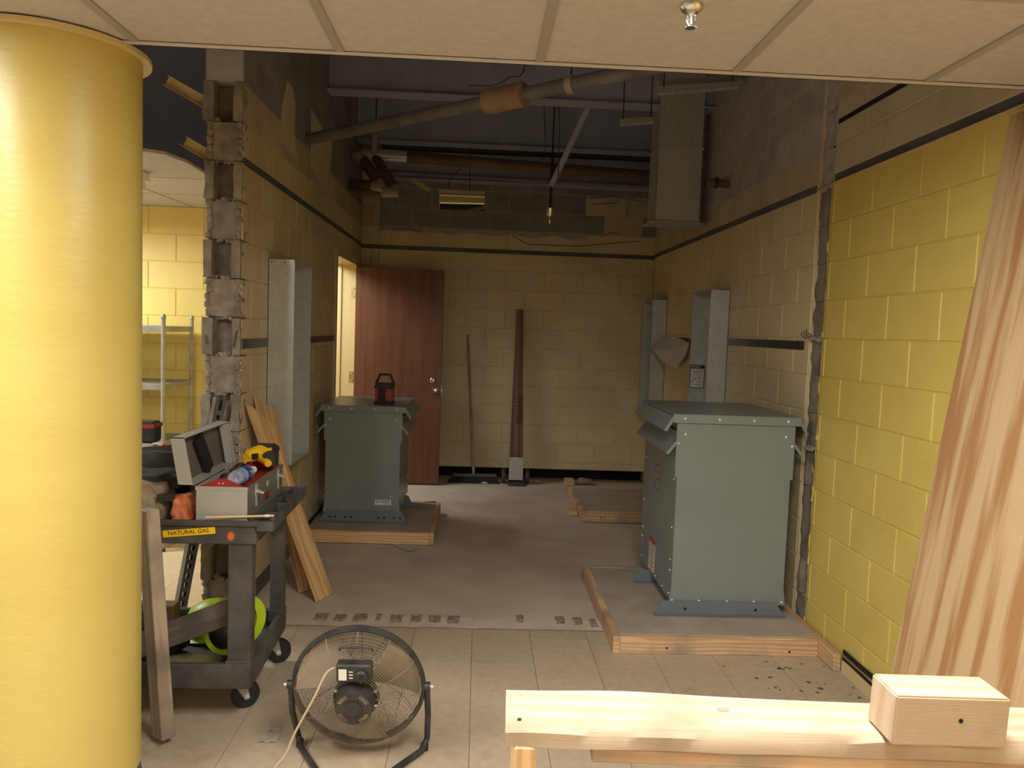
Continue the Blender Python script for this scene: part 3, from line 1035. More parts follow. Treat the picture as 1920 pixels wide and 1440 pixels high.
# labels
def sticker(name, parent, c, u, v, wd, hg, mt, nrm_off=.0006):
    """flat label centred at c with axes u (width) and v (height)"""
    c, u, v = Vector(c), Vector(u).normalized(), Vector(v).normalized()
    n = u.cross(v)
    a = [c-u*wd/2-v*hg/2, c+u*wd/2-v*hg/2, c+u*wd/2+v*hg/2, c-u*wd/2+v*hg/2]
    return MB().prism(a, n*nrm_off).build(name, mt, parent)


def printed(parent, c, u, v, wd, hg, rows_, mt=INK, seed=0, fill=.8):
    """rows of small print on a sticker"""
    c, u, v = Vector(c), Vector(u).normalized(), Vector(v).normalized()
    n = u.cross(v)*.0009
    rg = random.Random(seed)
    mb = MB()
    for i in range(rows_):
        zz = hg*(.5-(i+.7)/(rows_+.5))
        x = -wd*.44
        while x < wd*.42:
            L = rg.uniform(.04, .16)*wd
            e = min(x+L, wd*.44)
            h = hg/(rows_+.5)*.42
            if rg.random() < fill:
                mb.add([c+u*x+v*(zz-h/2)+n, c+u*e+v*(zz-h/2)+n, c+u*e+v*(zz+h/2)+n, c+u*x+v*(zz+h/2)+n], [[0, 1, 2, 3]])
            x = e+wd*.03
    return mb.build('small_print', mt, parent)


MZ = Vector((0, 0, 1))
ux = Vector((1, 0, 0))
p = pl(718, 942, Y=5.97)
st = sticker('rating_label', tl, (p.x, 5.9695, p.z), ux, MZ, .125, .042, WHITE)
printed(st, (p.x, 5.9695, p.z), ux, MZ, .12, .04, 3, seed=3)
st = MB().box(p.x+.045, p.x+.075, 5.966, 5.97, p.z+.04, p.z+.062).build('ground_clip', CHROME, tl)
uy = Vector((0, -1, 0))
xs_ = 1.085+.0115
pa = pl(1231, 893, X=xs_)
st = sticker('rating_plate', tr, (xs_, pa.y, pa.z), uy, MZ, .15, .15, TBOXD)
printed(st, (xs_, pa.y, pa.z), uy, MZ, .14, .14, 9, WHITE, 5)
pa = pl(1222, 1040, X=xs_)
st = sticker('warning_label', tr, (xs_, pa.y, pa.z), uy, MZ, .16, .185, WHITE)
sticker('label_header', st, (xs_-.0006, pa.y, pa.z+.085), uy, MZ, .16, .03, REDL)
printed(st, (xs_-.0002, pa.y, pa.z+.02), uy, MZ, .15, .09, 6, INK, 8)
printed(st, (xs_-.0002, pa.y, pa.z-.055), uy, MZ, .13, .06, 2, BROWNP, 9)
pa = pl(1203, 1010, X=xs_)
st = sticker('small_label', tr, (xs_, pa.y, pa.z), uy, MZ, .09, .08, TBOX)
printed(st, (xs_, pa.y, pa.z), uy, MZ, .08, .07, 5, INK, 12)
for px, py, yy in ((1291, 903, 4.13), (1289, 1015, 4.13)):
    q = pl(px, py, Y=yy)
    mb = MB()
    n = 28
    for r_, d_ in ((.032, 0), (.034, .0006), (.036, 0)):
        for j in range(n):
            mb.v.append(Vector((q.x+r_*math.cos(2*PI*j/n), yy-.0002-d_, q.z+r_*math.sin(2*PI*j/n))))
    for i in range(2):
        for j in range(n):
            mb.f.append([i*n+j, i*n+(j+1) % n, (i+1)*n+(j+1) % n, (i+1)*n+j])
    mb.build('knockout_ring', GREY, tr)

# ================================================================== EMPTY PANEL ENCLOSURES
def tub(label, wx, s_, d, y0, y1, z0, z1):
    """s_ = +1 when the wall normal points to +X"""
    t = thing('panel_enclosure', (wx+s_*d/2, (y0+y1)/2, z0), label, 'enclosure', 'empty galvanised panel enclosures')
    k = .0025
    xa, xb = sorted((wx+s_*.001, wx+s_*d))
    MB().box(*sorted((wx+s_*.001, wx+s_*.004)), y0, y1, z0, z1).build('back_panel', ZINC, t)
    for ya in (y0, y1-k):
        sp_ = MB().box(xa, xb, ya, ya+k, z0, z1).build('side_panel', ZINC, t)
        for q in range(4):
            for z in (z1-.022, z0+.022):
                if ya == y0:
                    MB().lathe([(.004, 0), (.004, .001)], Matrix.Translation((xa+.02+q*(d-.04)/3, y0, z)) @ RX, 8).build('rivet', BOLT if q % 2 else DARK, sp_)
    for za in (z0, z1-k):
        MB().box(xa, xb, y0, y1, za, za+k).build('end_panel', ZINC, t)
    xe = wx+s_*d
    for (ya, yb_, za, zb_) in ((y0, y1, z0, z0+.014), (y0, y1, z1-.014, z1)):
        MB().box(*sorted((xe, xe-s_*.002)), ya, yb_, za, zb_).build('folded_lip', ZINC, t)
    return t


tub('tall empty galvanised panel enclosure on the cream left wall', XL, 1, .155, 4.695, 5.165, .745, 1.985)
tb2 = tub('empty galvanised panel enclosure with a printed label behind the large transformer', XR, -1, .145, 5.665, 6.14, .74, 1.962)
tub('empty galvanised panel enclosure in the right back corner', XR, -1, .145, 7.58, 8.02, .76, 1.962)
# label stuck inside the far side of the nearer right enclosure
yi = 6.1365
c = pl(1307, 706, Y=yi)
st = sticker('panel_label', tb2, (c.x, yi, c.z), ux, MZ, .118, .185, INK)
sticker('label_sheet', st, (c.x, yi-.0006, c.z-.012), ux, MZ, .106, .15, WHITE)
printed(st, (c.x, yi-.0008, c.z-.012), ux, MZ, .1, .145, 12, INK, 21, .75)
text('SIEMENS', 'lettering', .021, Matrix.Translation((c.x-.015, yi-.0012, c.z+.077)) @ RX, WHITE, st)

# grey paper caught on the rail between the enclosures
P0 = [pl(1222, 655, X=1.684), pl(1250, 631, X=1.80), pl(1268, 632, X=1.82), pl(1293, 643, X=1.815), pl(1285, 668, X=1.79), pl(1266, 690, X=1.765), pl(1243, 678, X=1.72)]
ct = sum(P0, Vector())/len(P0) + Vector((-.012, -.02, 0))
mb = MB()
n = len(P0)
mb.add([ct]+P0, [[0, i+1, (i+1) % n+1] for i in range(n)])
mb.add([ct+Vector((.001, .003, 0))]+[p+Vector((.001, .003, 0)) for p in P0], [[0, (i+1) % n+1, i+1] for i in range(n)])
mb.add(P0+[p+Vector((.001, .003, 0)) for p in P0], [[i, (i+1) % n, n+(i+1) % n, n+i] for i in range(n)])
tag(base(mb.build('paper_sheet', PAPER)), 'crumpled grey paper hanging from the wall strip between two enclosures', 'paper')

# ================================================================== LASER LEVEL
q0 = pl(720, 757, Y=6.14)
lx, ly, lz = q0.x, 6.18, .992
t = thing('laser_level', (lx, ly, lz), 'red and black laser level with a carrying handle on the smaller transformer', 'laser level')
MB().box(lx-.078, lx+.078, ly-.06, ly+.06, lz, lz+.022).build('base', BLK, t, bevel=.008)
MB().box(lx-.072, lx+.072, ly-.055, ly+.055, lz+.022, lz+.125).build('body', RED, t, bevel=.012, seg=2)
MB().box(lx-.045, lx+.012, ly-.062, ly-.05, lz+.03, lz+.118).build('front_window', RUB, t, bevel=.008)
MB().hexa([(lx-.082, ly-.06, lz+.125), (lx+.082, ly-.06, lz+.125), (lx+.082, ly+.06, lz+.125), (lx-.082, ly+.06, lz+.125)],
          [(lx-.066, ly-.045, lz+.165), (lx+.066, ly-.045, lz+.165), (lx+.066, ly+.045, lz+.165), (lx-.066, ly+.045, lz+.165)]).build('top_cap', BLK, t, bevel=.006)
MB().tube([(lx-.072, ly, lz+.155), (lx-.04, ly, lz+.232), (lx+.04, ly, lz+.232), (lx+.072, ly, lz+.155)], .011, 8).build('handle', BLK, t, smooth=True)

# ================================================================== BROOM AND LEVER DOLLY
g = pl(888, 893, Z=.06)
bx, by = g.x, 8.10
ht = pl(877, 628, Y=YB-.02)
t = thing('push_broom', (bx, by, 0), 'push broom with a wooden handle leaning on the back wall', 'broom')
MB().tube([(bx, by, .075), (ht.x, YB-.022, ht.z)], .0125, 10).build('handle', WOODD, t, smooth=True)
MB().tube([(bx+.001, by-.001, .06), Vector((bx, by, .075)).lerp(Vector((ht.x, YB-.022, ht.z)), .06)], .017, 10).build('ferrule', SHELFM, t, smooth=True)
MB().box(bx-.215, bx+.245, by-.03, by+.035, .055, .085).build('broom_head', WOODG, t, bevel=.008)
MB().hexa([(bx-.27, by-.07, 0), (bx+.27, by-.07, 0), (bx+.27, by+.05, 0), (bx-.27, by+.05, 0)],
          [(bx-.21, by-.028, .057), (bx+.24, by-.028, .057), (bx+.24, by+.033, .057), (bx-.21, by+.033, .057)]).build('bristles', RUB, t)

jb = pl(966, 907, Z=0)
jy = 8.07
t = thing('lever_dolly', (jb.x, jy, 0), 'long dark wooden lever dolly with steel toe plate and small wheels', 'lever dolly')
top = pl(975, 581, Y=YB-.05)
bot = Vector((jb.x+.005, jy+.01, .06))
d = (top-bot)
L = d.length
Mj = frame(bot, top, (0, -1, .05))
o = MB().hexa([(0, -.075, -.03), (L, -.033, -.022), (L, .033, -.022), (0, .075, -.03)], [(0, -.075, .03), (L, -.033, .022), (L, .033, .022), (0, .075, .03)]).build('lever', WOODK, None, bevel=.004)
o.parent = t
o.matrix_local = Matrix.Translation(-wloc(t)) @ Mj
MB().box(jb.x-.072, jb.x+.076, jy-.045, jy-.037, .045, .285).build('steel_plate', SPANG, t, bevel=.002)
MB().hexa([(jb.x-.08, jy-.13, 0), (jb.x+.1, jy-.13, 0), (jb.x+.09, jy+.02, 0), (jb.x-.075, jy+.02, 0)],
          [(jb.x-.08, jy-.13, .012), (jb.x+.1, jy-.13, .012), (jb.x+.09, jy+.02, .05), (jb.x-.075, jy+.02, .05)]).build('toe_plate', STRIP, t)
for s_ in (-1, 1):
    MB().lathe([(.02, -.02), (.07, -.02), (.075, -.012), (.075, .012), (.07, .02), (.02, .02)], Matrix.Translation((jb.x+s_*.125, jy+.03, .075)) @ Matrix.Rotation(PI/2, 4, 'Y'), 20).build('wheel', mat('maroon_wheel', (92, 58, 50), .6), t, smooth=True)
MB().tube([(jb.x-.14, jy+.03, .075), (jb.x+.14, jy+.03, .075)], .012, 8).build('axle', STRIP, t)
Mt = Matrix.Translation(-wloc(t)) @ Mj


def jtext(s_, size, xpos, mt, ypos):
    e = text(s_, 'lettering', size, Matrix(), mt, t)
    e.matrix_local = Mt @ Matrix.Translation((xpos, ypos, .0302)) @ Matrix.Rotation(PI, 4, 'Z')
    return e


jtext('TN1925', .085, L*.405, INK, -.018)
mb = MB()
rg = random.Random(4)
x = L*.50
while x < L*.70:
    w_ = rg.uniform(.012, .03)
    for q in range(rg.choice((1, 2, 2))):
        ya = rg.uniform(-.03, 0)
        mb.box(x+q*.012, x+q*.012+.006, ya, ya+rg.uniform(.02, .03), .024, .0286)
    x += w_+.012
mr_ = mb.build('faded_red_marks', mat('faded_red', (196, 66, 52), .8), None)
mr_.parent = t
mr_.matrix_local = Mt

# offcuts by the back wall and bits on the floor
p = pl(1064, 903, Z=0)
tag(base(MB().box(p.x-.045, p.x+.05, 8.05, 8.19, .0, .055).build('wood_offcut', WOODN, bevel=.003)), 'small pale wood block on the floor by the back wall', 'wood block')
p = pl(1092, 903, Z=0)
mb = MB().blob((p.x, 8.12, .035), .075, 5, .6, 2, (1.2, .8, .45))
tag(base(mb.build('rubble_piece', BROKE)), 'lump of rubble lying beside the small pale wood block', 'rubble')
for k, (px, py, s_) in enumerate(((908, 906, .03), (1006, 893, .025), (1017, 894, .02))):
    q = pl(px, py, Z=0)
    q.y = min(q.y, YB-.06)
    tag(base(MB().blob((q.x, q.y, .006), s_, k+3, .5, 1, (1.3, 1, .3)).build('paper_scrap', WHITE)), ['white scrap on the floor between the broom and the lever dolly', 'larger white scrap on the floor right of the lever dolly wheel', 'smallest white scrap on the floor between lever dolly and wood block'][k], 'scrap', 'scraps by the back wall')
q = [pl(x, y, Z=.0) for x, y in ((735, 1021), (757, 1018), (783, 1030), (768, 1036))]
tag(base(MB().prism([v+Vector((0, 0, .001 + .006*(i % 2))) for i, v in enumerate(q)], (0, 0, .0015)).build('paper_note', TBOX)), 'grey paper note lying on the floor before the smaller transformer pad', 'paper')
q = pl(772, 905, Z=.0)
mb = MB().tube([(-.44, 6.95, .012), (-.33, 7.0, .012), (-.36, 7.05, .012), (-.45, 7.02, .012)], .008, 6)
tag(base(mb.build('red_tool', RED)), 'small red tool on the floor behind the smaller transformer', 'tool')

# ================================================================== PIPES, DUCT AND WIRES ABOVE
def pipe(name, pts, r, mt, n=14):
    return MB().tube(pts, r, n).build(name, mt, None, smooth=True)


a = pl(575, 262, X=XL)
b_ = pl(1180, 135, Y=4.25)
dirn = (b_-a).normalized()
t = thing('overhead_pipe', a, 'grey pipe slanting under the deck with a tan coupling sleeve', 'pipe')
MB().tube([a+dirn*.02, b_+dirn*1.2], .04, 14).build('pipe', PIPEG, t, smooth=True)
k0 = a+dirn*((pl(922, 190, Y=5.0)-a).dot(dirn))
tt = (pl(955, 182, Y=4.74)-a).dot(dirn)
MB().tube([a+dirn*(tt-.14), a+dirn*(tt-.13), a+dirn*(tt+.13), a+dirn*(tt+.14)], [.05, .073, .073, .05], 18).build('coupling_sleeve', SLEEVE, t, smooth=True)
MB().tube([a+dirn*(tt+.42), a+dirn*(tt+.46)], .052, 16).build('hanger_clamp', PVC, t, smooth=True)
hp = a+dirn*(tt+.44)
MB().tube([hp, (hp.x, hp.y, TOPZ)], .006, 6).build('hanger_rod', STRIP, t)

ya = 7.55
A = pl(672, 288, Y=ya)
Bp = pl(1232, 332, Y=ya)
Bp = A + (Bp-A)*((XR-.003-A.x)/(Bp.x-A.x))
t = thing('brown_pipe', (A.x, ya, A.z), 'brown pipe with pale elbow crossing above the back of the room', 'pipe')
MB().tube([A+Vector((.12, 0, 0)), Bp], .055, 16).build('pipe', PIPEB, t, smooth=True)
MB().tube([A+Vector((.06, 0, 0)), A+Vector((.46, 0, -.01))], .058, 16).build('metal_sleeve', ZINC, t, smooth=True)
P1 = pl(716, 350, Y=7.3)
MB().tube([A+Vector((.12, 0, 0)), A+Vector((.03, -.01, 0)), A+Vector((0, -.03, -.03)), A.lerp(P1, .22)], .06, 14).build('elbow', PVC, t, smooth=True)
MB().tube([A.lerp(P1, .18), A.lerp(P1, .93)], .05, 14).build('drop_pipe', PIPEB, t, smooth=True)
P2 = pl(650, 345, Y=7.45)
P2.x = max(P2.x, XL+.01)
MB().tube([A.lerp(P1, .9), P1, P1+(P2-P1)*.25], .055, 14).build('elbow', PVC, t, smooth=True)
MB().tube([P1+(P2-P1)*.2, P2], .05, 14).build('branch_pipe', PIPEB, t, smooth=True)
A2 = pl(702, 292, Y=ya)
P3 = pl(745, 360, Y=7.3)
MB().tube([A2+Vector((0, 0, .0)), A2.lerp(P3, .92)], .045, 14).build('drop_pipe', PIPEB, t, smooth=True)
MB().tube([A2.lerp(P3, .9), P3, P3+Vector((-.14, .04, .0))], .05, 14).build('elbow', PVC, t, smooth=True)
MB().tube([P3+Vector((-.12, .035, 0)), P3+Vector((-.42, .1, 0))], .045, 14).build('branch_pipe', PIPEB, t, smooth=True)
q = pl(704, 270, Y=ya)
MB().box(q.x-.025, q.x+.025, ya-.07, ya+.07, A.z-.02, A.z+.2).build('pipe_strap', PVC, t, bevel=.006)
MB().tube([(q.x, ya, A.z+.2), (q.x, ya, TOPZ)], .006, 6).build('hanger_rod', STRIP, t)

a = pl(752, 324, Y=7.95)
b_ = pl(1212, 351, Y=7.95)
t = tag(base(pipe('conduit', [Vector((XL+.01, 7.95, a.z+.02)), a, b_, Vector((XR-.003, 7.95, b_.z-.01))], .022, PIPEG)), 'thin grey conduit running behind the brown pipe', 'conduit')
q = pl(1366, 345, X=XR)
t = thing('pipe_stub', (XR, q.y, q.z), 'short brown pipe stub with clamp on the right wall', 'pipe')
MB().tube([(XR-.002, q.y, q.z), (XR-.16, q.y+.02, q.z+.01)], .032, 12).build('stub', PIPEB, t, smooth=True)
MB().tube([(XR-.08, q.y+.01, q.z+.005), (XR-.105, q.y+.012, q.z+.007)], .042, 12).build('clamp', STRIP, t)

# duct
DXa, DXb, DYa, DYb = 1.388, 1.748, 6.3, 6.6
t = thing('air_duct', ((DXa+DXb)/2, 6.45, 2.53), 'rectangular galvanised duct dropping from the deck by the right wall', 'duct')
k = .002
dz0 = 2.525
b = MB().box(DXa, DXb, DYa, DYa+k, dz0, 3.12).build('lower_front', SPANG, t)
MB().box(DXa, DXa+k, DYa, DYb, dz0, 3.12).build('lower_side', SPANG, t)
MB().box(DXb-k, DXb, DYa, DYb, dz0, 3.12).build('lower_side', SPANG, t)
MB().box(DXa, DXb, DYb-k, DYb, dz0, 3.12).build('lower_back', SPANG, t)
MB().box(DXa+.003, DXb-.003, DYa+.003, DYb-.003, 3.12, TOPZ).build('upper_section', SPANG, t)
MB().box(DXa-.008, DXb+.008, DYa-.008, DYb+.008, 3.112, 3.13).build('joint_flange', SPANG, t)
fl = MB()
for (x0, x1, y0, y1) in ((DXa-.05, DXb+.04, DYa-.035, DYa), (DXa-.05, DXa, DYa, DYb), (DXb, DXb+.04, DYa, DYb)):
    fl.box(x0, x1, y0, y1, dz0, dz0+.004)
fl.build('bottom_flange', ZINC, t)
for k, (pa, pb, yy) in enumerate((((1232, 172), (1385, 160), 5.5), ((1232, 158), (1392, 148), 5.62), ((1163, 230), (1225, 226), 6.25))):
    A_, B_ = pl(*pa, Y=yy), pl(*pb, Y=yy)
    t2 = thing('hanger_channel', (A_+B_)/2, ['lower steel channel crossing before the duct', 'upper steel channel crossing before the duct', 'short steel channel beside the duct'][k], 'channel')
    board('channel', A_, B_, .045, .04, (0, -1, .2), SPANG, t2, bevel=.002)
    for e in (A_.lerp(B_, .08), A_.lerp(B_, .92)):
        MB().tube([e, (e.x, e.y, TOPZ)], .005, 6).build('hanger_rod', STRIP, t2)

# diagonal brace strut and pendant sprinkler
A_, B_ = pl(1138, 128, Y=6.4), pl(1034, 348, Y=7.42)
t = thing('brace_strut', A_, 'slender steel strut slanting down to the brown pipe', 'strut')
e = A_ + (A_-B_)*((TOPZ-A_.z)/(A_.z-B_.z))
board('strut', e, B_, .05, .03, (0, -1, .3), BEAM, t)
t = thing('sprinkler_pendant', pl(1031, 430, Y=7.45), 'chrome sprinkler head hanging in the middle of the stripped room', 'sprinkler')
q = pl(1031, 405, Y=7.45)
MB().tube([(q.x, q.y, q.z+.05), (q.x+.004, q.y, 3.3)], .014, 8).build('drop_pipe', STRIP, t)
MB().tube([(q.x+.004, q.y, 3.28), (q.x+.004, q.y, TOPZ)], .008, 8).build('hanger_rod', STRIP, t)
MB().lathe([(.028, .075), (.05, .07), (.047, .05), (.03, -.005), (.018, -.012)][::-1], Matrix.Translation(q), 20).build('escutcheon', CHROME, t, smooth=True)
MB().lathe([(.012, -.012), (.014, -.05), (.008, -.06), (.008, -.085), (.022, -.09), (.022, -.093)][::-1], Matrix.Translation(q), 14).build('sprinkler_head', CHROME, t, smooth=True)

q = pl(1297, 8, Z=CEIL)
t = thing('ceiling_sprinkler', (q.x, q.y, CEIL-.055), 'chrome sprinkler head in the near tiled ceiling', 'sprinkler')
Mq = Matrix.Translation((q.x, q.y, CEIL))
MB().lathe([(.03, 0), (.03, -.003), (.027, -.014), (.016, -.022), (.012, -.022)][::-1], Mq, 24).build('escutcheon', CHROME, t, smooth=True)
MB().lathe([(.010, -.018), (.011, -.026), (.007, -.03), (.006, -.05)][::-1], Mq, 14).build('body', CHROME, t, smooth=True)
for s_ in (-1, 1):
    MB().tube([(q.x+s_*.010, q.y, CEIL-.024), (q.x+s_*.011, q.y, CEIL-.04), (q.x+s_*.003, q.y, CEIL-.055)], .0022, 6).build('frame_arm', CHROME, t)
mb = MB()
n = 36
for z in (CEIL-.0565, CEIL-.058):
    for j in range(n):
        r_ = .0155 if j % 3 else .011
        mb.v.append(Vector((q.x+r_*math.cos(2*PI*j/n), q.y+r_*math.sin(2*PI*j/n), z)))
mb.f += [list(range(n)), list(range(n, 2*n))[::-1]] + [[j, (j+1) % n, n+(j+1) % n, n+j] for j in range(n)]
mb.build('deflector', CHROME, t)

# loose wires
for k, (pts, yy, lb) in enumerate(([((880, 160), (925, 160), (955, 145), (985, 120)), 5.6, 'thin loose wire arching over the tan coupling sleeve'],
                                   [((848, 355), (840, 345), (848, 330), (868, 312), (880, 300)), 7.83, 'looped wire hanging above the hole in the back wall'],
                                   [((1022, 150), (1028, 185), (1048, 205), (1047, 330)), 6.7, 'long wire dropping beside the slanting strut'],
                                   [((1020, 200), (1022, 285), (1000, 305), (985, 300)), 7.2, 'bent dark wire ending behind the brown pipe'],
                                   [((881, 362), (881, 330), (882, 300)), 7.85, 'short straight wire hanging above the hole in the back wall'])):
    P = [pl(x, y, Y=yy) for x, y in pts]
    P.append(Vector((P[-1].x, P[-1].y, max(P[-1].z+.1, 3.4 if yy > 7 else TOPZ))))
    if k == 3:
        P = [Vector((P[0].x, P[0].y, TOPZ))]+P[:-1]
    if k == 2:
        P = [Vector((P[0].x, P[0].y, TOPZ))]+P[:-1]
    sm = []
    for i in range(len(P)-1):
        p0, p1, p2, p3 = P[max(i-1, 0)], P[i], P[i+1], P[min(i+2, len(P)-1)]
        for q in range(6):
            u = q/6
            sm.append(.5*((2*p1)+(p2-p0)*u+(2*p0-5*p1+4*p2-p3)*u*u+(3*p1-p0-3*p2+p3)*u**3))
    sm.append(P[-1])
    tag(base(MB().tube(sm, .004, 5).build('wire', STRIP)), lb, 'wire')
A_, B_ = pl(773, 336, Y=7.9), pl(806, 357, Y=7.9)
tag(board('metal_strip', A_, B_, .05, .012, (0, -1, .4), FRAME), 'bent cream metal strip dangling left of the hole in the back wall', 'strip')
MB().tube([A_, (A_.x, A_.y, 3.4)], .003, 5)
# torn ceiling channels on the broken wall end
for k, (pa, pb, lb) in enumerate((((313, 152), (384, 198), 'upper torn metal channel sticking out of the broken wall end'), ((347, 266), (386, 293), 'lower torn metal channel sticking out of the broken wall end'))):
    A_, B_ = pl(*pa, Y=YE+.05), pl(*pb, Y=YE+.05)
    B_.x = XLO+.01
    M_ = frame(A_, B_, (0, -1, 0))
    L = (B_-A_).length
    o = MB().box(0, L, -.028, .028, -.002, .001).box(0, L, .026, .028, -.002, .03).box(-.02 if k else 0, L, -.028, -.026, -.002, .03).build('torn_channel', FRAME)
    o.matrix_local = M_
    tag(o, lb, 'channel')

# ================================================================== SHELVING IN THE YELLOW ROOM
t = thing('shelving_unit', (-2.6, 5.65, 0), 'grey steel shelving unit against the wall of the yellow room', 'shelving')
fx, fy_, ry = pl(306, 700, Y=5.36).x, 5.36, 5.86
bxp = pl(359, 700, Y=ry).x
for (x, y) in ((fx, fy_), (bxp, ry), (fx-1.2, fy_), (bxp-1.2, ry)):
    po = MB().tube([(x, y, .02), (x, y, 1.60)], .0145, 10).build('post', SHELFM, t, smooth=True)
    MB().lathe([(.0145, 1.6), (.017, 1.605), (.017, 1.625), (.01, 1.635)], Matrix.Translation((x, y, 0)), 10).build('post_cap', SHELFM, po, smooth=True)
    MB().lathe([(.02, 0), (.02, .02), (.01, .02)], Matrix.Translation((x, y, 0)), 10).build('foot', BLK, po)
for z in (1.545, 1.15, .745, .34):
    sh = MB().prism([(fx-1.2, fy_, z-.008), (fx, fy_, z-.008), (bxp, ry, z-.008), (bxp-1.2, ry, z-.008)], (0, 0, .006)).build('shelf', SHELFM, t)
    for (p, q) in (((fx-1.2, fy_), (fx, fy_)), ((fx, fy_), (bxp, ry)), ((bxp-1.2, ry), (bxp, ry))):
        board('shelf_rim', (p[0], p[1], z-.012), (q[0], q[1], z-.012), .04, .006, (0, -1, 0) if p[1] == q[1] else (1, 0, 0), SHELFM, sh, bevel=.001)

# ================================================================== BOARDS AND STRUT LEANING ON THE LEFT WALL
def mitred(name, tl_, tr_, br_, bl_, dv, label):
    mid_b, mid_t = (bl_+br_)/2, (tl_+tr_)/2
    M_ = frame(mid_b, mid_t, (0, -1, 0))
    Mi = M_.inverted()
    pts = [Mi @ v for v in (tl_, tr_, br_, bl_)]
    dl = Mi.to_3x3() @ Vector(dv)
    o = MB().prism(pts, dl).build(name, WOODN, None, bevel=.003)
    o.matrix_local = M_
    return tag(o, label, 'board', 'lumber leaning on the left wall')


def onwall(px, py, gap):
    return pl(px, py, X=XL+gap)


mitred('leaning_board', onwall(458, 757, .006), pl(506, 790, Y=4.42), pl(620, 1116, Z=0.0), pl(592, 1130, Z=0.0), (.006, .038, 0), 'pale wide board with a slanted cut end leaning on the cream left wall')
mitred('leaning_board', onwall(474, 742, .006), pl(513, 770, Y=4.62), pl(584, 1106, Z=0.0), pl(560, 1112, Z=0.0), (.006, .038, 0), 'second slant-cut board leaning behind the pale wide board')
# slotted strut
A_, B_ = Vector((-1.545, 4.08, .03)), Vector((-1.352, YE-.045, 1.205))
t = thing('slotted_strut', A_, 'black slotted steel strut leaning into the broken wall end', 'strut')
M_ = frame(A_, B_, (-.8, 1, 0))
L = (B_-A_).length
mb = MB()
mb.box(0, L, -.026, -.023, -.026, .026).box(0, L, .023, .026, -.026, .026)
mb.box(0, L, -.026, -.012, .023, .026).box(0, L, .012, .026, .023, .026)
mb.box(0, L, -.026, -.010, -.026, -.023).box(0, L, .010, .026, -.026, -.023)
for i in range(int(L/.05)):
    mb.box(i*.05, i*.05+.024, -.011, .011, -.026, -.023)
o = mb.build('channel', mat('dark_strut', (70, 70, 70), .4, metal=.5, c2=(120, 122, 122), scale=3), None)
o.parent = t
o.matrix_local = Matrix.Translation(-wloc(t)) @ M_

# ================================================================== CART
rz = math.radians(1.5)
cart = thing('utility_cart', (-.848, 3.03, 0), 'black plastic two-shelf utility cart loaded with tools', 'cart', rz=rz)


def cb(mb, name, mt, parent=cart, bevel=0, smooth=False, seg=1):
    return mb.build(name, mt, parent, bevel=bevel, smooth=smooth, world=False, seg=seg)


def tray(z0, zf, z1, x0, x1, y0, y1, name):
    th = .028
    mb = MB().box(x0, x1, y0, y0+th, z0, z1).box(x0, x1, y1-th, y1, z0, z1).box(x0, x0+th, y0+th, y1-th, z0, z1).box(x1-th, x1, y0+th, y1-th, z0, z1)
    mb.box(x0+th, x1-th, y0+th, y1-th, zf-.02, zf)
    return cb(mb, name, CARTM, bevel=.004)


tray(.15, .178, .25, -.98, -.015, 0, .63, 'bottom_shelf')
tt_ = tray(.735, .775, .825, -.98, .0, 0, .66, 'top_shelf')
rim = MB().box(-.99, .012, -.012, .002, .808, .83).box(-.99, .012, .658, .672, .808, .83).box(-.992, -.978, 0, .66, .808, .83)
rim.build('rim', CARTM, tt_, bevel=.004, world=False)
# handle end with tool pockets
hd = MB().box(.0, .066, -.01, .01, .79, .83).box(.05, .068, .01, .66, .79, .838).box(.0, .066, .655, .675, .79, .83).box(.0, .05, .0, .66, .785, .795)
for y in (.16, .33, .50):
    hd.box(0, .05, y-.006, y+.006, .795, .828)
cb(hd, 'handle_end', CARTM, bevel=.003)
for (x0, x1, y0, y1) in ((-.112, -.02, .012, .075), (-.08, -.018, .575, .63), (-.96, -.87, .012, .075), (-.96, -.87, .575, .63)):
    lg = MB().box(x0, x1, y0, y0+.022, .22, .755).box(x1-.022, x1, y0+.022, y1, .22, .755).box(x0, x0+.018, y0+.022, y1, .22, .755)
    lo = cb(lg, 'leg', CARTM, bevel=.004)
    for z in (.33, .43, .53, .63):
        MB().box(x0+.02, x1-.02, y0+.022, y1-.006, z, z+.01).build('rib', CARTM, lo, world=False)
    MB().box(x0-.006, x1+.004, y0-.006, y1+.004, .2, .262).build('leg_socket', CARTM, lo, bevel=.004, world=False)
for (x, y, a) in ((-.108, .14, .5), (-.075, .585, .25), (-.92, .1, .2), (-.92, .56, -.4)):
    Mc = Matrix.Translation((x, y, 0)) @ Matrix.Rotation(a, 4, 'Z')
    fk = MB().box(-.032, .032, -.028, .028, .138, .15, Mc)
    for s_ in (-1, 1):
        fk.prism([Mc @ Vector((-.03, s_*.022, .14)), Mc @ Vector((.03, s_*.022, .14)), Mc @ Vector((.05, s_*.022, .045)), Mc @ Vector((.03, s_*.022, .04))], Mc.to_3x3() @ Vector((0, .003*s_, 0)))
    ca = cb(fk, 'caster', SHELFM)
    MB().lathe([(.02, -.017), (.052, -.017), (.058, -.009), (.058, .009), (.052, .017), (.02, .017)], Mc @ Matrix.Translation((.036, 0, .058)) @ RX, 24).build('wheel', RUB, ca, smooth=True, world=False)
    MB().lathe([(.009, -.03), (.009, .03)], Mc @ Matrix.Translation((.036, 0, .058)) @ RX, 10).build('axle_bolt', BOLT, ca, world=False)
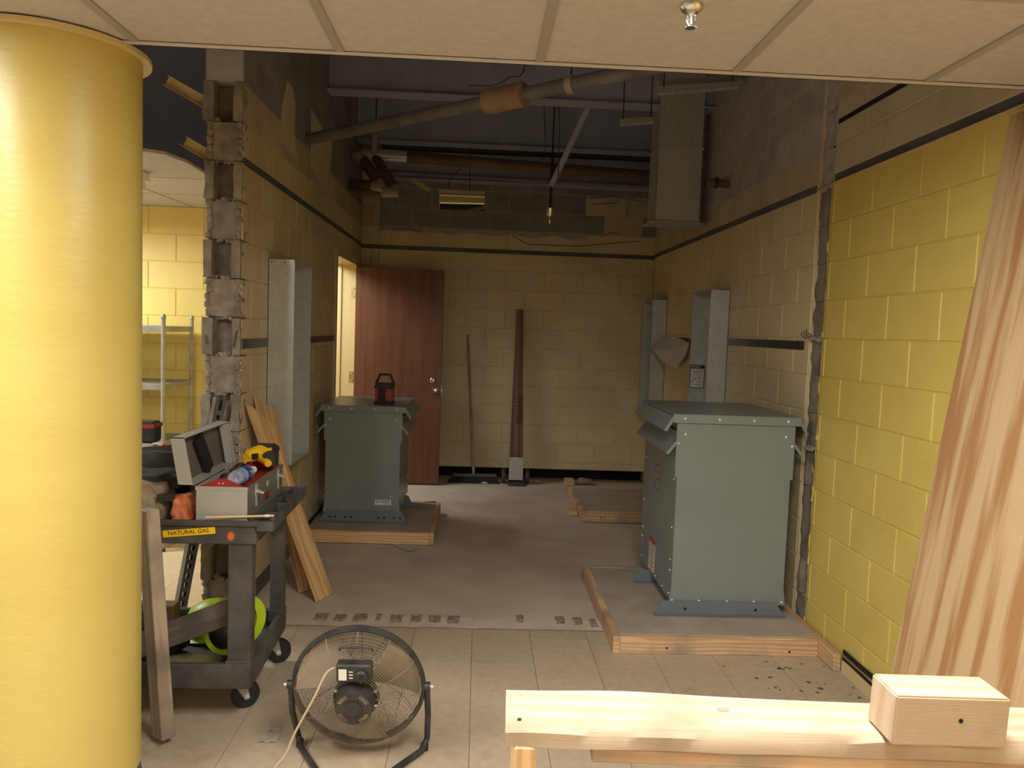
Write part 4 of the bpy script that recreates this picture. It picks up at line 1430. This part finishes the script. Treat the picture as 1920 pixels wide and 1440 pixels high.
# tape and spray mark on the near side
Mtap = Matrix.Translation((-.255, -.0012, .782)) @ Matrix.Rotation(math.radians(-5.5), 4, 'Y')
tp = cb(MB().box(-.102, .098, -.0006, 0, -.0135, .0135, Mtap), 'marking_tape', TAPE)
cu = text('NATURAL GAS', 'lettering', .0235, Matrix(), INK, tp)
cu.matrix_local = Mtap @ Matrix.Translation((-.004, -.001, .0005)) @ RX
n = 24
mb = MB()
mb.v = [Vector((-.098+.016*math.cos(2*PI*j/n)*(1+.08*math.sin(j*1.3)), -.0008, .768+.021*math.sin(2*PI*j/n)*(1+.08*math.cos(j*.8)))) for j in range(n)]
mb.f = [list(range(n))]
om = cb(mb, 'orange_spray_mark', mat('orange_overspray', (134, 84, 64), .7))
mb = MB()
mb.v = [Vector((-.098+.011*math.cos(2*PI*j/n), -.0012, .768+.015*math.sin(2*PI*j/n))) for j in range(n)]
mb.f = [list(range(n))]
mb.build('spray_centre', ORA, om, world=False)

CM = Matrix.Translation(cart.location) @ Matrix.Rotation(rz, 4, 'Z')


def onc(x, y, z):
    return CM @ Vector((x, y, z))


# ---- toolbox on the top shelf (built square to the room, slightly turned with the cart)
SH = .7755
tx0, tx1, ty0, ty1, tz0, tz1 = -1.097, -.895, 3.065, 3.61, SH, .955
tb = thing('toolbox', ((tx0+tx1)/2, (ty0+ty1)/2, tz0), 'grey steel toolbox with its lid open and a red inner tray', 'toolbox')
k = .004
MB().box(tx0, tx1, ty0, ty0+k, tz0, tz1).box(tx0, tx1, ty1-k, ty1, tz0, tz1).box(tx0, tx0+k, ty0, ty1, tz0, tz1).box(tx0, tx1, ty0, ty1, tz0, tz0+k).build('body', TBOX, tb, bevel=.001)
side = MB().box(tx1-k, tx1, ty0+.001, ty1-.001, tz0, tz1)
for q in range(5):
    side.box(tx1, tx1+.002, ty0+.01, ty1-.01, tz0+.012+q*.019, tz0+.021+q*.019)
side.box(tx1, tx1+.004, ty0, ty1, tz1-.02, tz1)
side.build('ribbed_side', TBOXD, tb)
MB().box(tx0-.001, tx1+.001, ty0-.0015, ty0, tz1-.014, tz1).build('end_rim', TBOX, tb)
for y in (ty0+.11, ty1-.09):
    lt = MB().box(tx1+.002, tx1+.007, y-.014, y+.014, tz1-.055, tz1-.008).build('latch', BOLT, tb)
    MB().prism([(tx1+.007, y-.01, tz1-.03), (tx1+.034, y-.01, tz1-.04), (tx1+.04, y-.01, tz1-.034), (tx1+.034, y-.01, tz1-.046), (tx1+.007, y-.01, tz1-.04)], (0, .02, 0)).build('latch_lever', BOLT, lt)
    MB().box(tx1+.003, tx1+.006, y-.008, y-.004, tz1-.1, tz1-.05).box(tx1+.003, tx1+.006, y+.006, y+.01, tz1-.1, tz1-.05).build('latch_loop', BOLT, lt)
MB().box(tx1+.004, tx1+.007, (ty0+ty1)/2-.016, (ty0+ty1)/2+.016, tz1-.05, tz1-.024).build('hasp', BOLT, tb)
MB().box(tx1+.002, tx1+.004, (ty0+ty1)/2-.03, (ty0+ty1)/2+.03, tz1-.105, tz1-.075).build('red_badge', RED, tb)
# red tray: low gable with open troughs
tray_p = [(tx0+.006, tz1-.004), (tx0+.03, tz1+.006), (tx0+.085, tz1+.03), (tx0+.115, tz1+.03), (tx1-.012, tz1-.002), (tx1-.012, tz1-.02), (tx0+.006, tz1-.02)]
for ya in (ty0+.004, ty1-.012):
    MB().prism([(x, ya, z) for x, z in tray_p], (0, .008, 0)).build('tray_end', RED, tb)
MB().box(tx0+.095, tx0+.104, ty0+.01, ty1-.01, tz1-.02, tz1+.026).box(tx0+.1, tx1-.01, ty0+.01, ty1-.01, tz1-.022, tz1-.018).box(tx0+.006, tx0+.1, ty0+.01, ty1-.01, tz1-.022, tz1-.018).build('tray', RED, tb)
for s_ in (.09, .105):
    MB().lathe([(.004, 0), (.003, .002)], Matrix.Translation((tx0+s_, ty0+.004, tz1+.012)) @ RX, 8).build('rivet', BOLT, tb)
# lid standing open
lb0, lb1, lt0, lt1, lz0, lz1 = -1.163, -1.107, -1.196, -1.142, .955, 1.145
k = .0035
lid = MB()


def lq(x, f, y):
    return Vector((x[0]+(x[1]-x[0])*f, y, lz0+(lz1-lz0)*f))


OUT, INN = (lb0, lt0), (lb1, lt1)
for (ya, yb_) in ((ty0, ty0+k), (ty1-k, ty1)):
    lid.hexa([lq(OUT, 0, ya), lq(INN, 0, ya), lq(INN, 0, yb_), lq(OUT, 0, yb_)], [lq(OUT, 1, ya), lq(INN, 1, ya), lq(INN, 1, yb_), lq(OUT, 1, yb_)])
lid.hexa([lq(OUT, 1, ty0)-Vector((0, 0, k)), lq(INN, 1, ty0)-Vector((0, 0, k)), lq(INN, 1, ty1)-Vector((0, 0, k)), lq(OUT, 1, ty1)-Vector((0, 0, k))],
         [lq(OUT, 1, ty0), lq(INN, 1, ty0), lq(INN, 1, ty1), lq(OUT, 1, ty1)])
lid.hexa([lq(OUT, 0, ty0), lq(INN, 0, ty0), lq(INN, 0, ty1), lq(OUT, 0, ty1)],
         [lq(OUT, .02, ty0), lq(INN, .02, ty0), lq(INN, .02, ty1), lq(OUT, .02, ty1)])
ld = lid.build('lid', TBOX, tb)
dx = Vector((k, 0, 0))
MB().hexa([lq(OUT, 0, ty0+k), lq(OUT, 0, ty0+k)+dx, lq(OUT, 0, ty1-k)+dx, lq(OUT, 0, ty1-k)], [lq(OUT, 1, ty0+k), lq(OUT, 1, ty0+k)+dx, lq(OUT, 1, ty1-k)+dx, lq(OUT, 1, ty1-k)]).build('lid_panel', LIDIN, ld)
MB().hexa([lq(INN, .03, ty1-.05)-Vector((.03, 0, 0)), lq(INN, .03, ty1-.05), lq(INN, .03, ty1-.045), lq(INN, .03, ty1-.045)-Vector((.03, 0, 0))],
          [lq(INN, .97, ty1-.05)-Vector((.03, 0, 0)), lq(INN, .97, ty1-.05), lq(INN, .97, ty1-.045), lq(INN, .97, ty1-.045)-Vector((.03, 0, 0))]).build('lid_stay', TBOX, ld)
# dark slab in the lid
board('black_slab', (-1.140, 3.35, .968), (-1.163, 3.275, 1.12), .07, .02, (1, 0, .1), RUB).name = 'black_sanding_block'
tag(bpy.data.objects['black_sanding_block'], 'long black rounded block standing inside the open toolbox lid', 'block')
# hand tools lying in the left trough
for k_, (y, lbl) in enumerate(((3.12, 'dark pliers lying at the near end of the red tray'), (3.24, 'dark wrench lying along the middle of the red tray'))):
    p = Vector((tx0+.05, y, tz1-.008))
    t = thing('hand_tool', p, lbl, 'tool')
    MB().tube([p, p+Vector((.01, .05, .012)), p+Vector((.0, .12, .016))], .008, 8).build('handle', RUB, t, smooth=True)
    MB().tube([p+Vector((.02, .0, .004)), p+Vector((.012, .05, .012)), p+Vector((.018, .13, .014))], .008, 8).build('handle', FANB, t, smooth=True)
    MB().box(p.x-.012, p.x+.016, p.y+.115, p.y+.165, p.z, p.z+.022).build('jaw', STRIP, t, bevel=.004)
p = Vector((tx0+.055, 3.44, tz1+.003))
t = thing('socket_tool', p, 'short chrome socket sticking up from the red tray', 'tool')
MB().tube([p, p+Vector((.03, -.012, .03))], .010, 12).build('socket', CHROME, t, smooth=True)
MB().tube([p+Vector((-.01, .004, -.01)), p+Vector((.004, -.002, .004))], .012, 12).build('collar', RED, t, smooth=True)

# ---- water bottle lying on the tray
p0, p1 = Vector((tx1-.064, 3.10, tz1+.026)), Vector((tx1-.047, 3.33, tz1+.024))
t = thing('water_bottle', (p0.x, p0.y, tz1-.01), 'clear plastic water bottle with a blue label lying on the toolbox tray', 'bottle')
dv = (p1-p0)
Ld = dv.length
Mb = frame(p0, p1, (0, 0, 1)) @ Matrix.Rotation(PI/2, 4, 'Y')
MB().lathe([(.018, .004), (.026, 0), (.031, .012), (.032, .05), (.030, .055), (.032, .06), (.032, .13), (.028, .155), (.014, .185), (.013, .2)], Mb, 24).build('bottle', CLEAR, t, smooth=True)
MB().lathe([(.0322, .075), (.0326, .076), (.0326, .125), (.0322, .126)], Mb, 24).build('label', BLUE, t, smooth=True)
MB().lathe([(.015, .197), (.0155, .199), (.0155, .215), (.012, .217)], Mb, 20).build('cap', WHITE, t, smooth=True)

# ---- cordless drill
dp = Vector((tx0+.125, 3.50, tz1+.042))
t = thing('cordless_drill', (dp.x, dp.y, tz1-.005), 'yellow and black cordless drill lying on the toolbox tray', 'drill')
MB().tube([dp+Vector((-.035, -.07, .012)), dp+Vector((-.03, -.05, .016)), dp+Vector((.0, .0, .026)), dp+Vector((.03, .04, .03))], [.020, .030, .034, .030], 14).build('motor_housing', DRY, t, smooth=True)
MB().tube([dp+Vector((.0, -.01, .01)), dp+Vector((.045, -.05, -.005)), dp+Vector((.06, -.07, -.012))], [.022, .018, .016], 12).build('grip', DRY, t, smooth=True)
MB().box(dp.x-.018, dp.x+.012, dp.y-.072, dp.y-.046, dp.z+.005, dp.z+.03).build('side_badge', RUB, t, bevel=.004)
MB().tube([dp+Vector((.028, .035, .03)), dp+Vector((.05, .07, .032)), dp+Vector((.06, .085, .032))], [.03, .026, .014], 14).build('chuck', BLK, t, smooth=True)
MB().box(dp.x+.03, dp.x+.082, dp.y-.06, dp.y+.03, dp.z-.03, dp.z+.034).build('battery', BLK, t, bevel=.008)
MB().box(dp.x-.03, dp.x+.05, dp.y+.0, dp.y+.04, dp.z+.045, dp.z+.064).build('grip_cap', BLK, t, bevel=.007)

# ---- thin wooden stick along the near rim
A_, B_ = pl(385, 976, Y=3.035), pl(514, 967, Y=3.07)
A_.z = max(A_.z, .838)
t = thing('wooden_stick', A_, 'thin pale stick with a white band lying along the cart rim', 'stick')
MB().tube([A_, B_], .0045, 8).build('stick', mat('pale_dowel', (230, 200, 140), .6), t, smooth=True)
e0, e1 = A_.lerp(B_, .86), A_.lerp(B_, .93)
MB().tube([e0, e1], .0062, 8).build('band', WHITE, t, smooth=True)

# ---- bags and bits on the left of the top shelf
def cloth(name, c, sx, sy, sz, mt, seed, parent, amp=.22):
    bm = bmesh.new()
    bmesh.ops.create_cube(bm, size=2)
    bmesh.ops.subdivide_edges(bm, edges=bm.edges, cuts=9, use_grid_fill=True)
    mb = MB()
    for v in bm.verts:
        q = v.co.copy()
        rr = q.normalized()*1.25
        q = q.lerp(rr, .35)
        nn = noise.noise_vector(q*1.8+Vector((seed, seed*2, 0)))*amp
        q += nn
        mb.v.append(Vector((c[0]+q.x*sx, c[1]+q.y*sy, c[2]+max(q.z, -1)*sz)))
    bm.verts.index_update()
    mb.f = [[v.index for v in f.verts] for f in bm.faces]
    bm.free()
    return mb.build(name, mt, parent, smooth=True)


c = onc(-.475, .21, 0)
t = thing('tool_bag', (c.x, c.y, SH), 'dusty canvas tool bag with a dark maker patch on the cart', 'bag')
cloth('bag_body', (c.x-.02, c.y-.01, SH+.085), .095, .08, .083, BURLAP, 2.3, t)
pc = pl(312, 934, Y=c.y-.098)
MB().rough(4, 2, lambda u, v: Vector((pc.x-.036+u*.072, pc.y-.008*abs(u-.5), pc.z-.018+v*.034+u*.008))).build('patch', BAGB, t)
cloth('bag_mouth', (c.x-.01, c.y+.05, SH+.165), .12, .085, .03, BAGB, 5.1, t, .3)
c2 = onc(-.54, .50, 0)
t = thing('tool_tote', (c2.x, c2.y, SH), 'black canvas tote full of tools behind the dusty bag', 'tote')
cloth('tote_body', (c2.x, c2.y, SH+.125), .17, .11, .122, BAGB, 8.2, t, .12)
for k_ in range(6):
    p = Vector((c2.x-.06+k_*.03, c2.y-.04+.02*(k_ % 3), SH+.24))
    MB().tube([p, p+Vector((.025, .05, .018))], .009, 8).build('tool_handle', [CHROME, RED, RUB][k_ % 3], t, smooth=True)
q = pl(279, 868, Y=3.62)
t = thing('tool_case', (q.x, 3.62, SH+.24), 'small dark case with a red stripe on top of the black tote', 'case')
MB().box(q.x-.09, q.x+.045, 3.56, 3.66, SH+.262, SH+.36).build('case', BAGB, t, bevel=.012)
MB().box(q.x-.09, q.x+.046, 3.5585, 3.661, SH+.333, SH+.35).build('stripe', RED, t)
c = onc(-.318, .14, 0)
t = tag(base(cloth('orange_rag', (c.x, c.y, SH+.06), .042, .045, .055, RAG, 6.6, None, .35)), 'crumpled orange cloth wedged beside the toolbox', 'cloth')
c = onc(-.31, .36, 0)
tag(base(MB().box(c.x-.045, c.x+.045, c.y-.06, c.y+.06, SH, SH+.15).build('cardboard_box', BROWNP, bevel=.003)), 'small brown cardboard box behind the orange cloth', 'box')

# ---- bottom shelf
def hat(label, M_):
    t = thing('hard_hat', (0, 0, 0), label, 'hard hat', 'lime hard hats on the cart')
    prof = [(.128, 0), (.126, .03), (.115, .075), (.09, .115), (.05, .138), (.012, .146)]
    n = 36
    mb = MB()
    for r_, h in prof:
        for j in range(n):
            a_ = 2*PI*j/n
            mb.v.append(Vector((r_*1.12*math.cos(a_), r_*math.sin(a_), h)))
    for i in range(len(prof)-1):
        for j in range(n):
            mb.f.append([i*n+j, i*n+(j+1) % n, (i+1)*n+(j+1) % n, (i+1)*n+j])
    mb.f.append([(len(prof)-1)*n+j for j in range(n)])
    o1 = mb.build('shell', LIME, None, smooth=True)
    mb = MB()
    for ro, z in ((1.0, .0), (1.2, -.006), (1.2, -.010), (.98, -.006)):
        for j in range(n):
            a_ = 2*PI*j/n
            f_ = ro if ro < 1.1 else (1.16 + (.2*max(0, math.cos(a_))**2))
            mb.v.append(Vector((.128*1.12*f_*math.cos(a_), .128*f_*math.sin(a_), z)))
    for i in range(4):
        for j in range(n):
            mb.f.append([i*n+j, i*n+(j+1) % n, ((i+1) % 4)*n+(j+1) % n, ((i+1) % 4)*n+j])
    o2 = mb.build('brim', LIME, None, smooth=True)
    mb = MB()
    pr2 = [(.118, .002), (.114, .04), (.095, .085), (.06, .108), (.01, .115)]
    for r_, h in pr2:
        for j in range(n):
            a_ = 2*PI*j/n
            mb.v.append(Vector((r_*1.12*math.cos(a_), r_*math.sin(a_), h)))
    for i in range(len(pr2)-1):
        for j in range(n):
            mb.f.append([i*n+j, i*n+(j+1) % n, (i+1)*n+(j+1) % n, (i+1)*n+j])
    mb.f.append([(len(pr2)-1)*n+j for j in range(n)])
    o3 = mb.build('liner', RUB, None, smooth=True)
    o4 = MB().box(-.018, .018, -.12, -.112, .055, .085).build('logo_panel', LIME, None, bevel=.004)
    for o in (o1, o2, o3, o4):
        o.parent = t
    t.matrix_world = M_
    return t


def hatm(c, dome_, fwd):
    z = Vector(dome_).normalized()
    x = Vector(fwd) - z*Vector(fwd).dot(z)
    x.normalize()
    M_ = Matrix((x, z.cross(x), z)).transposed().to_4x4() @ Matrix.Scale(.84, 4)
    M_.translation = c
    return M_


hc = pl(436, 1196, Y=3.30)
hat('lime green hard hat lying on its side in the cart with its black liner showing', hatm((hc.x, 3.30, .178+.129), (-.78, .62, -.05), (.62, .78, 0)))
hc2 = pl(392, 1140, Y=3.56)
hat('lime green hard hat resting dome up at the back of the cart bottom shelf', hatm((hc2.x+.045, 3.485, .226), (-.15, -.2, 1), (-1, 0, 0)))
# dirty boards on and against the cart
A_, B_ = onc(-.56, .125, .245), onc(-.10, .135, .43)
tag(board('grey_plank', A_, B_, .06, .10, (0, .25, 1), WOODG), 'short dirty grey plank slanting across the cart bottom shelf', 'plank')
A_ = Vector((-1.150, 2.90, .024))
B_ = Vector((-1.235, 2.955, .885))
tag(board('leaning_stick', A_, B_, .085, .052, (-.7, -.75, 0), WOODD), 'dirty weathered timber stick leaning on the near side of the cart', 'stick')
A_, B_ = pl(258, 1220, Y=3.08), onc(-.36, .16, .27)
c = onc(-.41, .3, 0)
t = thing('tape_roll', (c.x, c.y, .178), 'thick dark roll of tape standing on the cart bottom shelf', 'tape')
Mr = Matrix.Translation((c.x, c.y, .181+.062)) @ Matrix.Rotation(-.5, 4, 'Z') @ RX
mb = MB()
n = 28
for r_, z in ((.062, -.024), (.062, .024), (.034, .024), (.034, -.024)):
    for j in range(n):
        mb.v.append(Mr @ Vector((r_*math.cos(2*PI*j/n), r_*math.sin(2*PI*j/n), z)))
for i in range(4):
    for j in range(n):
        mb.f.append([i*n+j, i*n+(j+1) % n, ((i+1) % 4)*n+(j+1) % n, ((i+1) % 4)*n+j])
mb.build('roll', BAGB, t, smooth=True)
M4 = Mr
mb = MB()
for r_, z in ((.034, -.026), (.034, .026), (.030, .026), (.030, -.026)):
    for j in range(n):
        mb.v.append(M4 @ Vector((r_*math.cos(2*PI*j/n), r_*math.sin(2*PI*j/n), z)))
for i in range(4):
    for j in range(n):
        mb.f.append([i*n+j, i*n+(j+1) % n, ((i+1) % 4)*n+(j+1) % n, ((i+1) % 4)*n+j])
mb.build('core', mat('amber_core', (186, 130, 50), .6), t, smooth=True)
c = onc(-.3, .13, 0)
mb = MB().rough(8, 6, lambda u, v: Vector((c.x-.13+u*.24, c.y-.07+v*.16, .182+.02*math.sin(u*PI)*v+.006*noise.noise(Vector((u*3, v*3, 1))))))
o = mb.build('olive_folder', mat('olive_board', (122, 114, 70), .5), None, smooth=True)
tag(base(o), 'olive sheet of plastic lying on the cart bottom shelf', 'sheet')
c = onc(-.70, .33, 0)
tag(base(cloth('dark_tool_pouch', (c.x, c.y, .182+.075), .14, .13, .075, BAGB, 11.3, None, .2)), 'dark lumpy tool pouch on the cart bottom shelf behind the leaning stick', 'pouch')
c = onc(-.55, .54, 0)
tag(base(MB().box(c.x-.13, c.x+.06, c.y-.04, c.y+.04, .180, .30).build('wood_offcut', mat('brown_box', (120, 84, 58), .7), bevel=.004)), 'brown wooden block at the back of the cart bottom shelf', 'wood block')

# ================================================================== FLOOR FAN
fc = Vector((-.402, 2.80, .283))
tilt = math.radians(10)
fan = thing('floor_fan', (fc.x, fc.y, 0), 'round black floor fan with a wire cage seen from behind', 'fan')
# local: Z axis = rear normal (towards the camera and down)
MF = Matrix.Translation(fc) @ Matrix.Rotation(PI/2+tilt, 4, 'X')
RF = .236


def ring(mb, r_, z, w_, n=72, k=5):
    P = [MF @ Vector((r_*math.cos(2*PI*j/n), r_*math.sin(2*PI*j/n), z)) for j in range(n)]
    mb.tube(P, w_, k, closed=True)


def dome(r_, side):
    f_ = r_/RF
    return side*(.075*math.sqrt(max(0, 1-f_**2.6))+.012)


for side, nm in ((1, 'rear_cage'), (-1, 'front_cage')):
    mb = MB()
    r_ = .082 if side > 0 else .04
    while r_ < RF-.006:
        ring(mb, r_, dome(r_, side), .0011, 64, 4)
        r_ += .0085
    for i in range(12):
        a_ = 2*PI*i/12
        pts = []
        for q in range(8):
            rr = (.07 if side > 0 else .03)+(RF-.07 if side > 0 else RF-.03)*q/7
            pts.append(MF @ Vector((rr*math.cos(a_), rr*math.sin(a_), dome(rr, side)-side*.002)))
        mb.tube(pts, .0015, 5)
    mb.build(nm, WIREM, fan, smooth=True)
mb = MB()
ring(mb, RF, .012, .006, 80, 8)
ring(mb, RF, -.012, .006, 80, 8)
ring(mb, RF+.003, 0, .007, 80, 8)
mb.build('outer_ring', FANB, fan, smooth=True)
# motor
mo = MB().lathe([(.083, .058), (.083, .072), (.072, .075), (.07, .115), (.064, .135), (.0, .137)], MF, 36).build('motor_housing', FANB, fan, smooth=True)
MB().lathe([(.03, .137), (.03, .141), (.024, .143), (.0, .141)], MF, 24).build('motor_cap', FANB, mo, smooth=True)
for i in range(8):
    a_ = 2*PI*(i+.5)/8
    MB().lathe([(.006, .07), (.006, .078), (.003, .079)], MF @ Matrix.Translation((.077*math.cos(a_), .077*math.sin(a_), 0)), 8).build('bolt', BOLT, mo)
mb = MB()
for i in range(4):
    for q in range(7):
        a_ = PI/4+PI/2*i+(q-3)*.11
        ca, sa = math.cos(a_), math.sin(a_)
        mb.tube([MF @ Vector((.046*ca, .046*sa, .1376)), MF @ Vector((.060*ca, .060*sa, .1365))], .0018, 4)
mb.build('vent_slots', WIREM, mo)['kind'] = 'stuff'
# control box
bx_ = MB().box(-.062, .062, .088, .158, .07, .112, MF).build('control_box', FANB, fan, bevel=.005)
MB().box(-.054, -.026, .098, .142, .1118, .1126, MF).build('rating_label', WHITE, bx_)
MB().lathe([(.024, .111), (.024, .122), (.018, .128), (.0, .128)], MF @ Matrix.Translation((.026, .118, 0)), 24).build('knob', BLK, bx_, smooth=True)
MB().box(.022, .030, .098, .138, .127, .133, MF).build('knob_grip', BLK, bx_, bevel=.002)
mb = MB()
for q in range(3):
    mb.box(-.018, -.004, .106+q*.012, .110+q*.012, .1118, .1123, MF)
mb.build('speed_marks', WHITE, bx_)
MB().tube([MF @ Vector((-.058, .186, dome(.19, 1))), MF @ Vector((-.056, .206, dome(.19, 1)+.016)), MF @ Vector((.056, .206, dome(.19, 1)+.016)), MF @ Vector((.058, .186, dome(.19, 1)))], .004, 8).build('carry_handle', FANB, fan, smooth=True)
# blades
for i in range(3):
    a_ = 2*PI*i/3+.4
    mb = MB().rough(6, 6, lambda u, v: MF @ (Matrix.Rotation(a_+(v-.5)*1.3*(.75+.25*u), 4, 'Z') @ Vector((.04+u*.185, 0, (v-.5)*.06))))
    mb.build('blade', mat('fan_blade', (150, 136, 116), .6), fan, smooth=True)
MB().lathe([(.042, -.035), (.045, -.03), (.045, .05), (.03, .058)], MF, 24).build('hub', FANB, fan, smooth=True)
# stand
lp, rp = MF @ Vector((-RF-.014, 0, 0)), MF @ Vector((RF+.014, 0, 0))
fl_, fr_ = pl(561, 1395, Z=.014), pl(796, 1402, Z=.014)
cl_, cr_ = pl(600, 1455, Z=.014), pl(722, 1455, Z=.014)
mid_ = Vector((fc.x-.03, cl_.y-.09, .014))
path = [lp, lp.lerp(fl_, .45)+Vector((-.008, .0, .0)), fl_+Vector((-.008, .015, .03)), fl_+Vector((.01, -.02, .0)), cl_, mid_+Vector((-.06, .02, 0)), mid_+Vector((.06, .02, 0)), cr_, fr_+Vector((-.01, -.02, 0)), fr_+Vector((.008, .015, .03)), rp.lerp(fr_, .45)+Vector((.008, 0, 0)), rp]
MB().tube(path, .0115, 10).build('stand', FANB, fan, smooth=True)
for p in (fl_, fr_):
    MB().lathe([(.014, -.014), (.014, .012), (.008, .014)], Matrix.Translation((p.x, p.y+.012, .014)), 12).build('rubber_foot', RUB, fan)
for p, s_ in ((lp, -1), (rp, 1)):
    MB().tube([p+Vector((-.014*s_, 0, 0)), p+Vector((.012*s_, 0, 0))], .016, 12).build('pivot_knob', FANB, fan, smooth=True)
    MB().tube([p+Vector((.012*s_, 0, 0)), p+Vector((.024*s_, 0, 0))], .006, 8).build('pivot_bolt', BOLT, fan)
cp = MF @ Vector((-.062, .135, .09))
cpts = [cp, pl(612, 1262, Y=2.66), pl(588, 1310, Y=2.62), pl(555, 1370, Y=2.60), pl(535, 1415, Y=2.58), pl(512, 1445, Y=2.55), Vector((-.70, 2.45, .006)), Vector((-.76, 2.2, .006)), Vector((-.7, 1.8, .006))]
cpts = [Vector((p.x, p.y, max(p.z, .006))) for p in cpts]
sm = []
for i in range(len(cpts)-1):
    p0, p1, p2, p3 = cpts[max(i-1, 0)], cpts[i], cpts[i+1], cpts[min(i+2, len(cpts)-1)]
    for q in range(6):
        u = q/6
        v = .5*((2*p1)+(p2-p0)*u+(2*p0-5*p1+4*p2-p3)*u*u+(3*p1-p0-3*p2+p3)*u**3)
        v.z = max(v.z, .005)
        sm.append(v)
MB().tube(sm, .0042, 8).build('power_cord', CORD, fan, smooth=True)
# crinkled plastic on the floor
for k_, (px, py, lb) in enumerate(((505, 1388, 'larger crumpled scrap of clear film on the floor beside the fan'), (522, 1368, 'smaller crumpled scrap of clear film on the floor beside the fan'))):
    q = pl(px, py, Z=0)
    mb = MB().rough(7, 5, lambda u, v: Vector((q.x-.04+u*.075*(1-.3*k_), q.y-.025+v*.05, .003+.016*abs(noise.noise(Vector((u*5, v*5, k_*4)))))))
    tag(base(mb.build('plastic_scrap', PLAST)), lb, 'scrap')

# ================================================================== FOREGROUND RAIL, BLOCK AND PLYWOOD
RZ = .928
e0, e1 = Vector((.07, 1.37, RZ-.019)), Vector((1.34, 1.318, RZ-.019))
rl = thing('guard_rail', (.7, 1.34, 0), 'pale rough timber guard rail on a short post', 'rail')
Lr = (e1-e0).length
Mr = frame(e0, e1, (0, 0, 1))


def railsurf():
    mb = MB()
    nx = 60
    sec = []
    for i in range(nx+1):
        x = Lr*i/nx
        wb_ = .070 + .004*noise.noise(Vector((x*3, 1, 0)))
        bk = .070 + .006*noise.noise(Vector((x*2.2, 4, 0))) + .012*math.exp(-((x-.22)/.14)**2) - .004
        wane = .014 + .010*noise.noise(Vector((x*5, 8, 0)))
        lowz = -.019 + .004*noise.noise(Vector((x*6, 2, 0)))
        sec.append([(x, -wb_, lowz), (x, -wb_, .019-wane), (x, -wb_+.010, .019-.002), (x, 0, .019), (x, bk-.006, .019), (x, bk, .012), (x, bk, -.019), (x, 0, -.019)])
    for r_ in sec:
        mb.v += [Vector(p) for p in r_]
    m_ = 8
    for i in range(nx):
        for j in range(m_):
            mb.f.append([i*m_+j, i*m_+(j+1) % m_, (i+1)*m_+(j+1) % m_, (i+1)*m_+j])
    mb.f += [list(range(m_)), [nx*m_+j for j in range(m_)][::-1]]
    return mb


o = railsurf().build('rail_board', WOODP, None, smooth=True)
o.parent = rl
o.matrix_local = Matrix.Translation(-wloc(rl)) @ Mr
kn = MB()
n = 20
for (px, py, rx, ry_, mt_, nm) in ((1356, 1330, .013, .009, mat('grey_knot', (150, 136, 120), .7), 'knot'), (974, 1348, .004, .0035, DARK, 'nail_hole'), (976, 1303, .003, .002, WOODD, 'nail_hole')):
    c = pl(px, py, Z=RZ+.0006)
    mb = MB()
    mb.v = [Vector((c.x+rx*math.cos(2*PI*j/n), c.y+ry_*math.sin(2*PI*j/n), RZ+.0006)) for j in range(n)]
    mb.f = [list(range(n))]
    mb.build(nm, mt_, rl)
pb = e0+Vector((.032, -.03, -.019))
board('post', (pb.x, pb.y, 0), (pb.x, pb.y, RZ-.038), .038, .089, (0, -1, 0), WOODN, rl)
pb2 = e1+Vector((-.04, -.03, -.019))
board('post', (pb2.x, pb2.y, 0), (pb2.x, pb2.y, RZ-.038), .038, .089, (0, -1, 0), WOODN, rl)
u0, u1 = e0+(e1-e0)*.12, e1
board('under_board', u0+Vector((0, -.012, -.033)), u1+Vector((0, -.012, -.033)), .11, .026, (0, 0, 1), WOODF, rl)
# block on the rail
bl = pl(1672, 1398, Z=RZ+.001)
br = pl(1872, 1404, Z=RZ+.001)
ub = (br-bl).normalized()
wv = Vector((-ub.y, ub.x, 0))
Lb = .196
Mk = Matrix((ub, wv, Vector((0, 0, 1)))).transposed().to_4x4()
Mk.translation = bl + Vector((0, 0, .0))
o = MB().prism([(0, 0, 0), (Lb, 0, 0), (Lb+.003, 0, .087), (.003, 0, .087)], (0, .089, 0)).build('timber_block', WOODP, None, bevel=.003, seg=2)
o.matrix_world = Mk
tag(o, 'short chunky timber block sitting on the guard rail', 'block')
mb = MB().lathe([(.004, 0), (.004, .0008)], Matrix.Translation((.115, 0, .047)) @ RX, 12).build('screw_hole', DARK, o, world=False)
# plywood sheet leaning on the right wall
th = .018
TL_ = Vector((XR-.012-th, 2.66, 2.405))
BL_ = Vector((1.462, 2.66, .004))
Mp = frame(BL_, TL_, (-1, 0, .12))
o = MB().box(0, 2.43, 0, 1.22, -th, 0).build('plywood_sheet', PLY, None, bevel=.0015)
o.matrix_world = Mp
ydir = Mp.to_3x3() @ Vector((0, 1, 0))
if ydir.y > 0:
    for v in o.data.vertices:
        v.co.y -= 1.22
tag(o, 'tall plywood sheet with orange grain leaning on the yellow wall', 'plywood')
